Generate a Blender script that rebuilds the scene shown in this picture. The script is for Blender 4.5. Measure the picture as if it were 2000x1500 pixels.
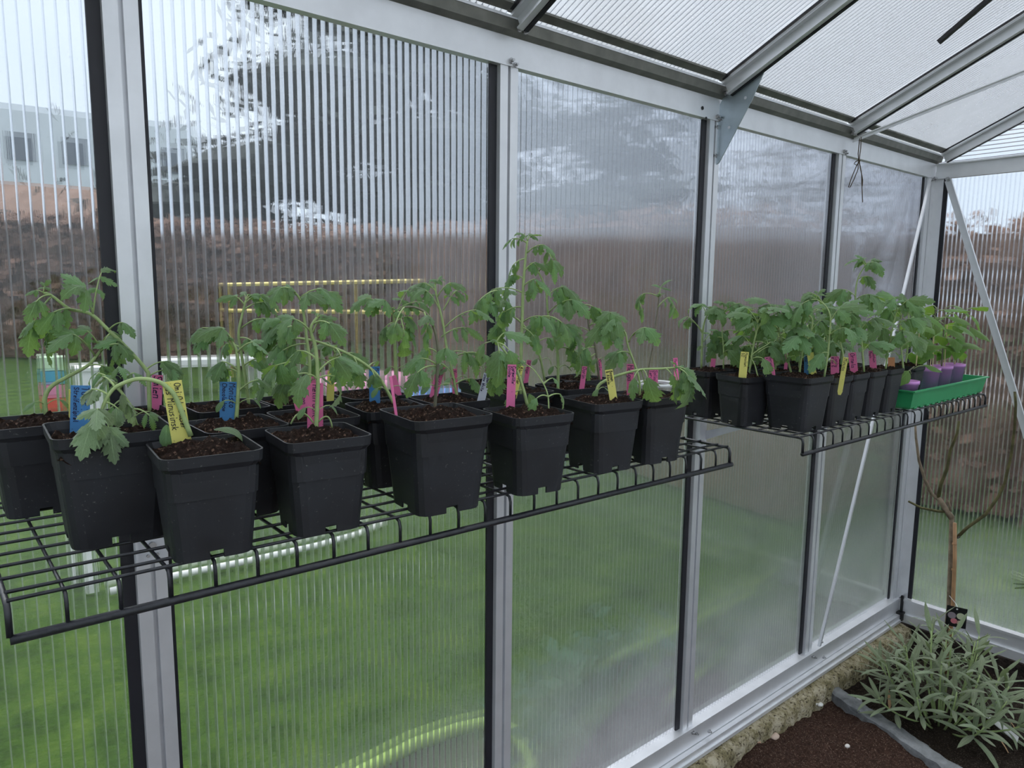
import bpy, math, random
from mathutils import Vector, Matrix, noise
random.seed(7)
scene = bpy.context.scene
for o in list(bpy.data.objects): bpy.data.objects.remove(o)
R = math.radians

# ------------------------------------------------------------------ camera
S = 0.735                      # post pitch of the greenhouse in metres
FPX = 1407.3                   # focal length in pixels of the 2000x1500 frame
CAM = Vector((-0.27287, -1.23383, 1.51001))
RT = Vector((0.76700954, -0.64154738, 0.01064587))
DN = Vector((-0.07702968, -0.10854016, -0.99110315))
FW = Vector((0.63699513, 0.75936552, -0.13266953))
cam_d = bpy.data.cameras.new('camera'); cam = bpy.data.objects.new('camera', cam_d)
scene.collection.objects.link(cam)
cam_d.sensor_width = 36.0; cam_d.lens = FPX / 2000 * 36; cam_d.clip_start = 0.02; cam_d.clip_end = 300
m = Matrix((( RT.x, -DN.x, -FW.x, CAM.x), (RT.y, -DN.y, -FW.y, CAM.y), (RT.z, -DN.z, -FW.z, CAM.z), (0, 0, 0, 1)))
cam.matrix_world = m
scene.camera = cam

# ------------------------------------------------------------------ sky, exposure
world = bpy.data.worlds.new('overcast_sky'); scene.world = world; world.use_nodes = True
nt = world.node_tree; nt.nodes.clear()
wo = nt.nodes.new('ShaderNodeOutputWorld'); bg = nt.nodes.new('ShaderNodeBackground')
tc = nt.nodes.new('ShaderNodeTexCoord'); sx = nt.nodes.new('ShaderNodeSeparateXYZ')
cr = nt.nodes.new('ShaderNodeValToRGB'); nz = nt.nodes.new('ShaderNodeTexNoise')
nz.inputs['Scale'].default_value = 2.2; nz.inputs['Detail'].default_value = 5
mxc = nt.nodes.new('ShaderNodeMix'); mxc.data_type = 'RGBA'; mxc.inputs[0].default_value = 0.5
nt.links.new(tc.outputs['Generated'], sx.inputs[0]); nt.links.new(tc.outputs['Generated'], nz.inputs['Vector'])
nt.links.new(sx.outputs['Z'], cr.inputs[0])
cr.color_ramp.elements[0].position = 0.0; cr.color_ramp.elements[0].color = (0.66, 0.76, 0.87, 1)
cr.color_ramp.elements[1].position = 0.8; cr.color_ramp.elements[1].color = (0.80, 0.90, 1.04, 1)
cl = nt.nodes.new('ShaderNodeValToRGB')
cl.color_ramp.elements[0].position = 0.35; cl.color_ramp.elements[0].color = (0.60, 0.70, 0.84, 1)
cl.color_ramp.elements[1].position = 0.65; cl.color_ramp.elements[1].color = (0.86, 0.93, 1.0, 1)
nt.links.new(nz.outputs[0], cl.inputs[0])
nt.links.new(cr.outputs[0], mxc.inputs[6]); nt.links.new(cl.outputs[0], mxc.inputs[7])
nt.links.new(mxc.outputs[2], bg.inputs[0]); bg.inputs[1].default_value = 0.74
nt.links.new(bg.outputs[0], wo.inputs[0])
fill_d = bpy.data.lights.new('dome_fill', 'SUN'); fill_d.energy = 3.2; fill_d.angle = R(110); fill_d.color = (1.0, 0.97, 0.92)  # very wide unseen overhead fill, added to lift the interior under a dimmed sky
dome_lamp = bpy.data.objects.new('dome_fill', fill_d); scene.collection.objects.link(dome_lamp)
dome_lamp.rotation_euler = (R(-14), R(10), 0)
scene.view_settings.view_transform = 'Standard'; scene.view_settings.look = 'None'
scene.view_settings.gamma = 1.0; scene.view_settings.use_curve_mapping = False
scene.view_settings.exposure = 0.76
cy = scene.cycles
cy.use_adaptive_sampling = True; cy.adaptive_threshold = 0.04; cy.adaptive_min_samples = 12
cy.max_bounces = 11; cy.diffuse_bounces = 4; cy.glossy_bounces = 4; cy.transmission_bounces = 10
cy.transparent_max_bounces = 40; cy.caustics_refractive = True; cy.caustics_reflective = True
cy.sample_clamp_indirect = 6.0
try: cy.use_denoising = True
except Exception: pass

# ------------------------------------------------------------------ pixel -> place helpers
def ray(u, v): return RT * ((u - 1000) / FPX) + DN * ((v - 750) / FPX) + FW
def hit(ax, u, v, val):
    d = ray(u, v); return CAM + d * ((val - CAM[ax]) / d[ax])
def gx(u, v, x): return hit(0, u, v, x)
def gy(u, v, y): return hit(1, u, v, y)
def gz(u, v, z): return hit(2, u, v, z)
def depth(P): return (Vector(P) - CAM).dot(FW)
def facing(u, v, anchor):
    """point of pixel ray on the upright plane through anchor that faces the viewer's standpoint"""
    a = Vector(anchor); n = Vector((a.x - CAM.x, a.y - CAM.y, 0)).normalized()
    d = ray(u, v); return CAM + d * ((a - CAM).dot(n) / d.dot(n))

# ------------------------------------------------------------------ mesh + object helpers
COL = scene.collection
WM = {}
class MB:
    def __init__(s): s.v = []; s.f = []; s.uv = []; s.mi = []
    def add(s, vs, fs, mi=0):
        b = len(s.v); s.v += [tuple(p) for p in vs]; s.f += [tuple(i + b for i in f) for f in fs]; s.mi += [mi] * len(fs); return s
    def box(s, lo, hi, mi=0):
        x0, y0, z0 = lo; x1, y1, z1 = hi
        return s.add([(x0,y0,z0),(x1,y0,z0),(x1,y1,z0),(x0,y1,z0),(x0,y0,z1),(x1,y0,z1),(x1,y1,z1),(x0,y1,z1)],
                     [(3,2,1,0),(4,5,6,7),(0,1,5,4),(1,2,6,5),(2,3,7,6),(3,0,4,7)], mi)
    def prism(s, poly, off, mi=0):
        n = len(poly); off = Vector(off); a = [Vector(p) for p in poly]; b = [p + off for p in a]
        fs = [tuple(range(n - 1, -1, -1)), tuple(range(n, 2 * n))] + [(i, (i + 1) % n, n + (i + 1) % n, n + i) for i in range(n)]
        return s.add(a + b, fs, mi)
    def bar(s, p, q, w, t, up=(0,0,1), mi=0):
        p = Vector(p); q = Vector(q); d = (q - p).normalized(); a = d.cross(Vector(up)).normalized(); b = a.cross(d)
        a *= w / 2; b *= t / 2
        return s.prism([p - a - b, p + a - b, p + a + b, p - a + b], q - p, mi)
    def tube(s, pts, rad, n=6, mi=0, cap=True):
        pts = [Vector(p) for p in pts]; k = len(pts)
        if not hasattr(rad, '__len__'): rad = [rad] * k
        vs = []; fs = []; prev = None
        for i, p in enumerate(pts):
            t = (pts[min(i + 1, k - 1)] - pts[max(i - 1, 0)]).normalized()
            if prev is None:
                a = t.orthogonal().normalized()
            else:
                a = (prev - t * prev.dot(t)); a = a.normalized() if a.length > 1e-6 else t.orthogonal().normalized()
            prev = a; b = t.cross(a)
            for j in range(n):
                an = 2 * math.pi * j / n
                vs.append(p + (a * math.cos(an) + b * math.sin(an)) * rad[i])
        for i in range(k - 1):
            for j in range(n):
                j2 = (j + 1) % n
                fs.append((i * n + j, i * n + j2, (i + 1) * n + j2, (i + 1) * n + j))
        if cap: fs += [tuple(range(n - 1, -1, -1)), tuple((k - 1) * n + j for j in range(n))]
        return s.add(vs, fs, mi)
    def lathe(s, prof, n=24, mi=0, c=(0,0,0)):
        c = Vector(c); vs = []; fs = []; k = len(prof)
        for r, z in prof:
            for j in range(n):
                an = 2 * math.pi * j / n; vs.append(c + Vector((r * math.cos(an), r * math.sin(an), z)))
        for i in range(k - 1):
            for j in range(n):
                j2 = (j + 1) % n; fs.append((i * n + j, i * n + j2, (i + 1) * n + j2, (i + 1) * n + j))
        return s.add(vs, fs, mi)
    def mesh(s, name, mats, smooth=False):
        me = bpy.data.meshes.new(name); me.from_pydata(s.v, [], s.f); me.validate()
        for m_ in (mats if isinstance(mats, (list, tuple)) else [mats]): me.materials.append(m_)
        if len(s.mi) == len(me.polygons): me.polygons.foreach_set('material_index', s.mi)
        if smooth: me.polygons.foreach_set('use_smooth', [True] * len(me.polygons))
        me.update(); return me
    def obj(s, name, mats, parent=None, smooth=False, mw=None): return put(name, s.mesh(name, mats, smooth), parent, mw)
def put(name, data, parent=None, mw=None):
    o = bpy.data.objects.new(name, data); COL.objects.link(o)
    mw = mw or Matrix.Identity(4); WM[o] = mw
    if parent is not None:
        o.parent = parent; o.matrix_parent_inverse = WM[parent].inverted()
    o.matrix_basis = mw
    return o
def thing(name, label, cat, loc=(0,0,0), group=None):
    o = put(name, None, None, Matrix.Translation(Vector(loc))); o.empty_display_size = 0.02
    return tag(o, label, cat, group)
def tag(o, label=None, cat=None, group=None, kind=None):
    if label: o['label'] = label
    if cat: o['category'] = cat
    if group: o['group'] = group
    if kind: o['kind'] = kind
    return o
def struct(name, label):
    o = put(name, None); o.empty_display_size = 0.05; o['kind'] = 'structure'; o['label'] = label; return o

# ------------------------------------------------------------------ material helpers
def mat(name):
    m_ = bpy.data.materials.new(name); m_.use_nodes = True; t = m_.node_tree; t.nodes.clear()
    out = t.nodes.new('ShaderNodeOutputMaterial')
    def N(kind, **kw):
        n = t.nodes.new('ShaderNode' + kind)
        for k, val in kw.items():
            if k.startswith('_'): setattr(n, k[1:], val)
            else: n.inputs[k.replace('__', ' ')].default_value = val
        return n
    def L(a, b): t.links.new(a, b)
    return m_, N, L, out
def ramp(N, L, src, stops):
    n = N('ValToRGB'); e = n.color_ramp.elements
    while len(e) < len(stops): e.new(0.5)
    for i, (p, c) in enumerate(stops):
        e[i].position = p; e[i].color = (*c, 1) if len(c) == 3 else c
    L(src, n.inputs[0]); return n.outputs[0]
def simple(name, col, rough=0.5, metal=0.0, var=0.0, scale=30, bump=0.0, spec=0.5):
    m_, N, L, out = mat(name); b = N('BsdfPrincipled', Roughness=rough, Metallic=metal)
    b.inputs['Specular IOR Level'].default_value = spec; b.inputs['Base Color'].default_value = (*col, 1)
    if var or bump:
        tcn = N('TexCoord'); n = N('TexNoise', Scale=scale, Detail=5.0); L(tcn.outputs['Object'], n.inputs['Vector'])
        if var:
            L(ramp(N, L, n.outputs[0], [(0.3, tuple(c * (1 - var) for c in col)), (0.7, tuple(min(1, c * (1 + var)) for c in col))]), b.inputs['Base Color'])
        if bump:
            bp = N('Bump', Strength=bump, Distance=0.01); L(n.outputs[0], bp.inputs['Height']); L(bp.outputs[0], b.inputs['Normal'])
    L(b.outputs[0], out.inputs[0]); return m_
M = {}
M['alu'] = simple('aluminium', (0.74, 0.75, 0.775), 0.40, 0.55, 0.05, 18)
M['steel'] = simple('galvanised_steel', (0.50, 0.58, 0.63), 0.40, 1.0, 0.12, 14)
M['bolt'] = simple('bolt_steel', (0.45, 0.45, 0.46), 0.35, 1.0)
M['seal'] = simple('black_rubber_and_shade', (0.012, 0.012, 0.018), 0.5)  # rubber seals, and black strips that stand for shade and dark reflection
M['wire'] = simple('black_coated_wire', (0.018, 0.019, 0.024), 0.38, 0.0, 0.3, 60, 0.15)
M['black'] = simple('matt_black', (0.008, 0.008, 0.010), 0.5)
M['white_metal'] = simple('white_bracket', (0.75, 0.77, 0.82), 0.4, 0.3)
M['twine'] = simple('jute_twine', (0.10, 0.075, 0.05), 0.9)
M['wood_stick'] = simple('pale_stick', (0.62, 0.50, 0.30), 0.7, 0, 0.15, 40)

# ------------------------------------------------------------------ polycarbonate
def pane_material(name, haze0, haze1, drops=0.0, smear=0.0):
    m_, N, L, out = mat(name)
    tcn = N('TexCoord'); n1 = N('TexNoise', Scale=3.5, Detail=6.0, Roughness=0.6); L(tcn.outputs['Object'], n1.inputs['Vector'])
    n2 = N('TexNoise', Scale=260.0, Detail=2.0); L(tcn.outputs['Object'], n2.inputs['Vector'])
    # fine vertical drawing marks of the extruded sheet and dried water marks
    mp = N('Mapping'); mp.inputs['Scale'].default_value = (520, 520, 5.0) ; L(tcn.outputs['Object'], mp.inputs['Vector'])
    n3 = N('TexNoise', Scale=1.0, Detail=2.0); L(mp.outputs[0], n3.inputs['Vector'])
    bp = N('Bump', Strength=0.22, Distance=0.002); L(n3.outputs[0], bp.inputs['Height'])
    fr = N('Fresnel', IOR=1.45)
    tr = N('BsdfTransparent'); tr.inputs[0].default_value = (0.975, 0.985, 0.99, 1)
    gl = N('BsdfGlossy', Roughness=0.12); gl.inputs[0].default_value = (0.95, 0.97, 1, 1)
    rf = N('BsdfRefraction', Roughness=0.06, IOR=1.035); rf.inputs[0].default_value = (0.97, 0.985, 0.99, 1); L(bp.outputs[0], rf.inputs['Normal'])
    mr = N('MixShader'); mr.inputs[0].default_value = smear; L(tr.outputs[0], mr.inputs[1]); L(rf.outputs[0], mr.inputs[2])
    mg = N('MixShader'); L(fr.outputs[0], mg.inputs[0]); L(mr.outputs[0], mg.inputs[1]); L(gl.outputs[0], mg.inputs[2])
    tl = N('BsdfTranslucent'); tl.inputs[0].default_value = (0.88, 0.90, 0.92, 1)
    df = N('BsdfDiffuse'); df.inputs[0].default_value = (0.80, 0.82, 0.84, 1)
    mh = N('MixShader'); mh.inputs[0].default_value = 0.35; L(tl.outputs[0], mh.inputs[1]); L(df.outputs[0], mh.inputs[2])
    f1 = ramp(N, L, n1.outputs[0], [(0.25, (haze0,) * 3), (0.75, (haze1,) * 3)])
    f2 = ramp(N, L, n2.outputs[0], [(0.68, (0,) * 3), (0.76, (0.14 + drops,) * 3)])
    mx = N('Math', _operation='ADD', _use_clamp=True); L(f1, mx.inputs[0]); L(f2, mx.inputs[1])
    # splashed dirt and condensation standing in the lowest hand of the sheet
    sp = N('SeparateXYZ'); L(tcn.outputs['Object'], sp.inputs[0])
    lo = N('MapRange'); lo.inputs[1].default_value = 0.62; lo.inputs[2].default_value = 0.16; lo.inputs[3].default_value = 0.0; lo.inputs[4].default_value = 0.42; L(sp.outputs['Z'], lo.inputs[0])
    pw = N('Math', _operation='MULTIPLY'); L(lo.outputs[0], pw.inputs[0]); L(n1.outputs[0], pw.inputs[1])
    mx2 = N('Math', _operation='ADD', _use_clamp=True); L(mx.outputs[0], mx2.inputs[0]); L(pw.outputs[0], mx2.inputs[1])
    ms = N('MixShader'); L(mx2.outputs[0], ms.inputs[0]); L(mg.outputs[0], ms.inputs[1]); L(mh.outputs[0], ms.inputs[2])
    L(ms.outputs[0], out.inputs[0]); return m_
M['pane'] = pane_material('polycarbonate_sheet', 0.004, 0.022)
M['pane_out'] = pane_material('polycarbonate_outer_sheet', 0.004, 0.02, 0.0, 0.7)
M['roof_pane'] = pane_material('polycarbonate_roof_sheet', 0.22, 0.34, 0.25)
def web_material(name, dark, glow=0.22):
    m_, N, L, out = mat(name)
    tr = N('BsdfTransparent'); tr.inputs[0].default_value = (dark, dark, dark * 1.02, 1)
    gl = N('BsdfGlossy', Roughness=0.07); gl.inputs[0].default_value = (0.95, 0.97, 1, 1)
    tl = N('BsdfTranslucent'); tl.inputs[0].default_value = (0.86, 0.88, 0.90, 1)
    lw = N('LayerWeight', Blend=0.35); mg = N('MixShader'); L(lw.outputs['Facing'], mg.inputs[0]); L(tr.outputs[0], mg.inputs[1]); L(gl.outputs[0], mg.inputs[2])
    ms = N('MixShader'); ms.inputs[0].default_value = glow; L(mg.outputs[0], ms.inputs[1]); L(tl.outputs[0], ms.inputs[2])
    L(ms.outputs[0], out.inputs[0]); return m_
def edge_material(name, col, clear, bend=0.0):
    m_, N, L, out = mat(name); tr = N('BsdfTransparent'); tr.inputs[0].default_value = (*[0.5 + 0.5 * c for c in col], 1); df = N('BsdfDiffuse'); df.inputs[0].default_value = (*col, 1); tl = N('BsdfTranslucent'); tl.inputs[0].default_value = (*col, 1)
    m1 = N('MixShader'); m1.inputs[0].default_value = 0.5; L(df.outputs[0], m1.inputs[1]); L(tl.outputs[0], m1.inputs[2])
    rf = N('BsdfRefraction', Roughness=0.22, IOR=1.25); rf.inputs[0].default_value = (0.97, 0.98, 1, 1); m2 = N('MixShader'); m2.inputs[0].default_value = bend; L(m1.outputs[0], m2.inputs[1]); L(rf.outputs[0], m2.inputs[2])
    ms = N('MixShader'); ms.inputs[0].default_value = 1 - clear; L(tr.outputs[0], ms.inputs[1]); L(m2.outputs[0], ms.inputs[2]); L(ms.outputs[0], out.inputs[0]); return m_
M['web_edge'] = edge_material('polycarbonate_web_edge', (0.85, 0.87, 0.90), 0.15, 0.86)
M['roof_edge'] = edge_material('polycarbonate_roof_web_edge', (0.16, 0.18, 0.23), 0.2)
M['web'] = web_material('polycarbonate_web', 0.88, 0.05)
M['roof_web'] = web_material('polycarbonate_roof_web', 0.78, 0.42)

WALLX = [-2 * S, -S, 0, S, 2 * S, 3 * S, 3.005]    # posts of the long wall; the last is the corner
XC = 3.005
ZS, ZE = 0.18, 1.969                                # sill top, underside of eave rail
TH = 0.016
def panel(origin, ax, ay, w, h, parent, sheet, webm, n=None, name='pane'):
    """twin-wall sheet: two thin skins and the webs between them. ax along width, ay along the webs"""
    o = Vector(origin); ax = Vector(ax).normalized(); ay = Vector(ay).normalized(); nn = -ax.cross(ay).normalized()
    mb = MB()
    for k, t in enumerate((0, TH)):
        q = [o + nn * t, o + ax * w + nn * t, o + ax * w + ay * h + nn * t, o + ay * h + nn * t]
        mb.add(q, [(0, 1, 2, 3)], k)
    p = mb.obj(name, [sheet, M['pane_out'] if sheet == M['pane'] else sheet], parent)
    wb = MB(); n = n or int(w / 0.0153)
    for i in range(n):
        a = o + ax * (w * (i + 0.5) / n); e = ax * 0.0006
        q = [a - e + nn * 0.0004, a + e + nn * 0.0004, a + e + nn * (TH - 0.0004), a - e + nn * (TH - 0.0004)]
        vs = q + [c + ay * h for c in q]
        wb.add(vs, [(1, 2, 6, 5), (2, 3, 7, 6), (3, 0, 4, 7)])
        e2 = ax * 0.0010; q2 = [a - e2 + nn * 0.0003, a + e2 + nn * 0.0003]; wb.add(q2 + [q2[1] + ay * h, q2[0] + ay * h], [(0, 1, 2, 3)], 1)
    wo_ = wb.obj('webs', [webm, M['roof_edge'] if webm == M['roof_web'] else M['web_edge']], p); wo_['kind'] = 'stuff'
    return p

def bolt(parent, loc, nrm, r=0.006, nut=True):
    n = Vector(nrm).normalized(); l = Vector(loc); mb = MB()
    mb.tube([l, l + n * 0.005], r, 6); mb.tube([l + n * 0.005, l + n * 0.011], r * 0.55, 8)
    return mb.obj('bolt', M['bolt'], parent)

# ---- long wall
wall = struct('wall_back', 'long greenhouse wall of aluminium posts and clear twin-wall polycarbonate sheets')
for i in range(len(WALLX) - 1):
    x0, x1 = WALLX[i], WALLX[i + 1]
    panel((x0 + 0.008, 0.004, ZS - 0.02), (1, 0, 0), (0, 0, 1), x1 - x0 - 0.016, ZE - ZS + 0.06, wall, M['pane'], M['web'])
def post(x, wside=1.0):
    mb = MB()
    w = 0.024; y0, y1 = -0.013, -0.002
    zt = ZE + 0.004; zb = ZS - 0.012
    for sgn in (-1, 1):                                     # two flat lips with an open slot between
        xa, xb = sorted((x + sgn * 0.0035, x + sgn * w))
        mb.box((xa, y0, zb), (xb, y0 + 0.003, zt))
        xa, xb = sorted((x + sgn * 0.0035, x + sgn * 0.0055)); mb.box((xa, y0 + 0.003, zb), (xb, y1, zt))
        xa, xb = sorted((x + sgn * (w - 0.003), x + sgn * w)); mb.box((xa, y0 + 0.003, zb), (xb, 0.0, zt))
    mb.box((x - 0.0055, y1, zb), (x + 0.0055, 0.030, zt))   # web running out between the sheets
    mb.box((x - 0.022, 0.024, zb), (x + 0.022, 0.030, zt))
    p = mb.obj('post', M['alu'], wall)
    for sgn in (-1, 1):
        xa, xb = sorted((x + sgn * 0.021, x + sgn * (0.032 if sgn > 0 else 0.043))); sb = MB(); sb.box((xa, -0.0015, zb), (xb, 0.004, zt)); sb.obj('seal', M['seal'], p)  # left seal drawn wider to paint in the post's dark reflection at the pane edge
    return p
posts = [post(x) for x in WALLX[:-1]]
# corner post: two lips, one per wall
cp = MB(); cp.box((XC - 0.075, -0.014, ZS - 0.01), (XC - 0.044, -0.004, ZE)); cp.box((XC - 0.040, -0.016, ZS - 0.01), (XC - 0.010, -0.004, ZE))
cp.box((XC - 0.012, -0.050, ZS - 0.01), (XC - 0.004, -0.0, ZE)); cp.box((XC - 0.030, -0.010, ZS - 0.01), (XC + 0.02, 0.03, ZE))
cpo = cp.obj('post', M['alu'], wall)
sb = MB(); sb.box((XC - 0.088, -0.002, ZS), (XC - 0.075, 0.004, ZE)); sb.obj('seal', M['seal'], cpo)
sb = MB(); sb.box((XC - 0.010, -0.066, ZS), (XC - 0.003, -0.050, ZE)); sb.obj('seal', M['seal'], cpo)
# eave rail and the gutter profile above it
XL = WALLX[0] - 0.1
TANR = 0.47; AR = math.atan(TANR)
er = MB(); er.box((XL, -0.016, ZE), (XC - 0.005, 0.004, ZE + 0.058)); er.obj('eave_rail', M['alu'], wall)
M['dark_alu'] = simple('dark_gutter_aluminium', (0.20, 0.20, 0.18), 0.5, 0.8, 0.2, 25)  # darker aluminium for gutter profile and pane stops
gt = MB()
gt.prism([(XL, -0.017, ZE + 0.058), (XL, -0.034, ZE + 0.064), (XL, -0.040, ZE + 0.086), (XL, -0.036, ZE + 0.088), (XL, 0.03, ZE + 0.066), (XL, 0.03, ZE + 0.058)], (XC - XL - 0.006, 0, 0))
gt.obj('gutter_profile', M['dark_alu'], wall)
lp = MB(); lp.box((XL, -0.0415, ZE + 0.084), (XC - 0.006, -0.0385, ZE + 0.0895)); lp.obj('gutter_lip', M['alu'], wall)
for i, x in enumerate(WALLX[1:-1]):
    bolt(wall, (x + 0.001, -0.016, ZE + 0.010), (0, -1, 0)); bolt(wall, (x + 0.012, -0.016, ZE + 0.004), (0, -1, 0), 0.005)
    bolt(wall, (x + 0.006, -0.034, ZE + 0.070), (0, -1, -0.3)); bolt(wall, (x + 0.022, -0.034, ZE + 0.068), (0, -1, -0.3), 0.005)
for u, v, r in ((1372, 211, 0.005), (1379, 231, 0.004), (1028, 74, 0.005)):
    p = gy(u, v, -0.0165); mb = MB(); mb.tube([p, p + Vector((0, -0.0012, 0))], r, 10); mb.obj('drill_hole', M['black'] if u > 1100 else M['white_metal'], wall)
# sill rail with its stepped foot
sl = MB(); sl.box((XL, -0.022, 0.112), (XC, 0.02, 0.172)); sl.box((XL, -0.026, 0.166), (XC, 0.004, 0.176)); sl.obj('sill_rail', M['alu'], wall)
sl = MB(); sl.box((XL, -0.040, 0.082), (XC, 0.02, 0.110)); sl.box((XL, -0.046, 0.078), (XC, -0.036, 0.090)); sl.obj('sill_foot', M['alu'], wall)
for x in WALLX[3:-1]:
    bolt(wall, (x + 0.012, -0.022, 0.160), (0, -1, 0)); bolt(wall, (x + 0.030, -0.022, 0.150), (0, -1, 0), 0.005); bolt(wall, (x + 0.10, -0.022, 0.128), (0, -1, 0), 0.006)
# corner bracket (black) at the foot
cb = MB(); cb.box((XC - 0.05, -0.05, 0.085), (XC - 0.012, -0.024, 0.12)); cb.box((XC - 0.03, -0.04, 0.12), (XC - 0.02, -0.03, 0.19)); cb.obj('corner_bracket', M['black'], wall)
# diagonal wall brace and the corner bolts
br = MB(); a = gy(1817, 352, -0.030); b = gy(1600, 1262, -0.030); br.bar(a, b, 0.026, 0.003, (0, 1, 0)); dirv = (b - a).normalized()
sd = dirv.cross(Vector((0, 1, 0))).normalized(); br.bar(a + sd * -0.013 + Vector((0, -0.004, 0)), b + sd * -0.013 + Vector((0, -0.004, 0)), 0.003, 0.010, (0, 1, 0))
br.obj('diagonal_brace', M['alu'], wall)
bolt(wall, a + Vector((0, -0.002, 0)), (0, -1, 0)); bolt(wall, b + Vector((0, -0.002, 0.02)), (0, -1, 0)); bolt(wall, (XC - 0.03, -0.02, ZE - 0.002), (-0.3, -1, 0), 0.008)
# gusset plate between post and rafter, a flat sheet standing off the wall
gp = [(1497, 128), (1499, 124), (1468, 196), (1404, 318), (1395, 324), (1387, 312), (1389, 236), (1401, 214), (1412, 192)]
gx0 = 2 * S + 0.012
poly = [gx(u, v, gx0) for u, v in gp]; poly = [Vector((p.x, min(p.y, -0.006), p.z)) for p in poly]
gm = MB(); gm.prism(poly, (0.003, 0, 0)); go = gm.obj('gusset_plate', M['steel'], wall)
for u, v in ((1397, 236), (1394, 250), (1396, 305), (1490, 130), (1443, 165)):
    p = gx(u, v, gx0); bolt(go, Vector((gx0, min(p.y, -0.01), p.z)), (-1, 0, 0), 0.007)
for u, v in ((1456, 191), (1424, 249)):
    p = gx(u, v, gx0); mb = MB(); mb.tube([Vector((gx0 + 0.0005, p.y, p.z)), Vector((gx0 - 0.0008, p.y, p.z))], 0.004, 10); mb.obj('punched_hole', M['white_metal'], go)

# ---- roof slope
roof = struct('ceiling', 'sloping greenhouse roof of twin-wall polycarbonate between aluminium rafters')
YR = -1.30; ZR0 = ZE + 0.082
def rz(y): return ZR0 - y * TANR
SL = math.hypot(YR, YR * TANR); up = Vector((0, YR, -YR * TANR)).normalized(); rn = Vector((1, 0, 0)).cross(up).normalized()
for i in range(len(WALLX) - 1):
    x0, x1 = WALLX[i], WALLX[i + 1]
    panel((x0 + 0.016, -0.020, rz(-0.020)), (1, 0, 0), up, x1 - x0 - 0.032, SL, roof, M['roof_pane'], M['roof_web'])
    st = MB(); st.prism([(x0, -0.041, rz(-0.041) - 0.006), (x0, -0.058, rz(-0.058) - 0.004), (x0, -0.058, rz(-0.058) + 0.001), (x0, -0.041, rz(-0.041) + 0.001)], (x1 - x0, 0, 0))
    st.obj('pane_stop', M['dark_alu'], roof)
for i, x in enumerate(WALLX):
    xx = x if i < len(WALLX) - 1 else XC - 0.015
    a = Vector((xx, -0.036, rz(-0.036))); b = Vector((xx, YR, rz(YR)))
    rb = MB(); dn = Vector((0, -math.sin(AR), -math.cos(AR)))
    rb.bar(a + dn * 0.010 + Vector((0.0, 0, 0)), b + dn * 0.010, 0.040, 0.006, dn)
    rb.bar(a + dn * 0.024 + Vector((0.0, 0, 0)), b + dn * 0.024, 0.007, 0.030, dn)
    rb.bar(a + dn * 0.040 - Vector((0.006, 0, 0)), b + dn * 0.040 - Vector((0.006, 0, 0)), 0.016, 0.004, dn)
    ro = rb.obj('rafter', M['alu'], roof)
    se = MB(); o_ = Vector((0.0085, 0, 0)); se.bar(a + dn * 0.034 + o_, b + dn * 0.034 + o_, 0.011, 0.020, dn); se.obj('groove_shade', M['seal'], ro)  # black strip stands in for the shaded groove under the rafter
    for sgn in (-1, 1):
        se = MB(); o_ = Vector((sgn * 0.022, 0, 0)); se.bar(a + dn * 0.003 + o_, b + dn * 0.003 + o_, 0.010, 0.004, dn); se.obj('seal', M['seal'], ro)
rg = MB(); rg.box((XL, YR - 0.03, rz(YR) - 0.03), (XC, YR + 0.03, rz(YR) + 0.03)); rg.obj('ridge_bar', M['alu'], roof)
# far roof slope beyond the ridge
for i in range(len(WALLX) - 1):
    x0, x1 = WALLX[i], WALLX[i + 1]
    panel((x1 - 0.016, 2 * YR + 0.02, rz(-0.02)), (-1, 0, 0), (0, -up.y, up.z), x1 - x0 - 0.032, SL, roof, M['roof_pane'], M['roof_web'], 12)
# flat diagonal brace under the roof, from the eave by the gusseted bays to the gable
def on_roof(u, v, drop):
    d = ray(u, v); # z = ZR0 - drop - y*TANR
    t = (ZR0 - drop - CAM.y * TANR - CAM.z) / (d.z + d.y * TANR); return CAM + d * t
a = on_roof(1668, 272, 0.035); b = on_roof(2000, 139, 0.05); b = a + (b - a) * 1.25
rb = MB(); rb.bar(a, b, 0.020, 0.003, (0, -math.sin(AR), -math.cos(AR))); rb.bar(a + Vector((0, 0.009, -0.006)), b + Vector((0, 0.009, -0.006)), 0.003, 0.012, (0, 0, 1)); rb.obj('roof_brace', M['alu'], roof)
# black bar of a roof vent stay
a = on_roof(1833, 83, 0.06); b = on_roof(1930, 0, 0.03); b = a + (b - a) * 2.2
vb = MB(); vb.bar(a, b, 0.016, 0.010, (0, -math.sin(AR), -math.cos(AR))); vo = vb.obj('vent_stay', M['black'], roof)

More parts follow.
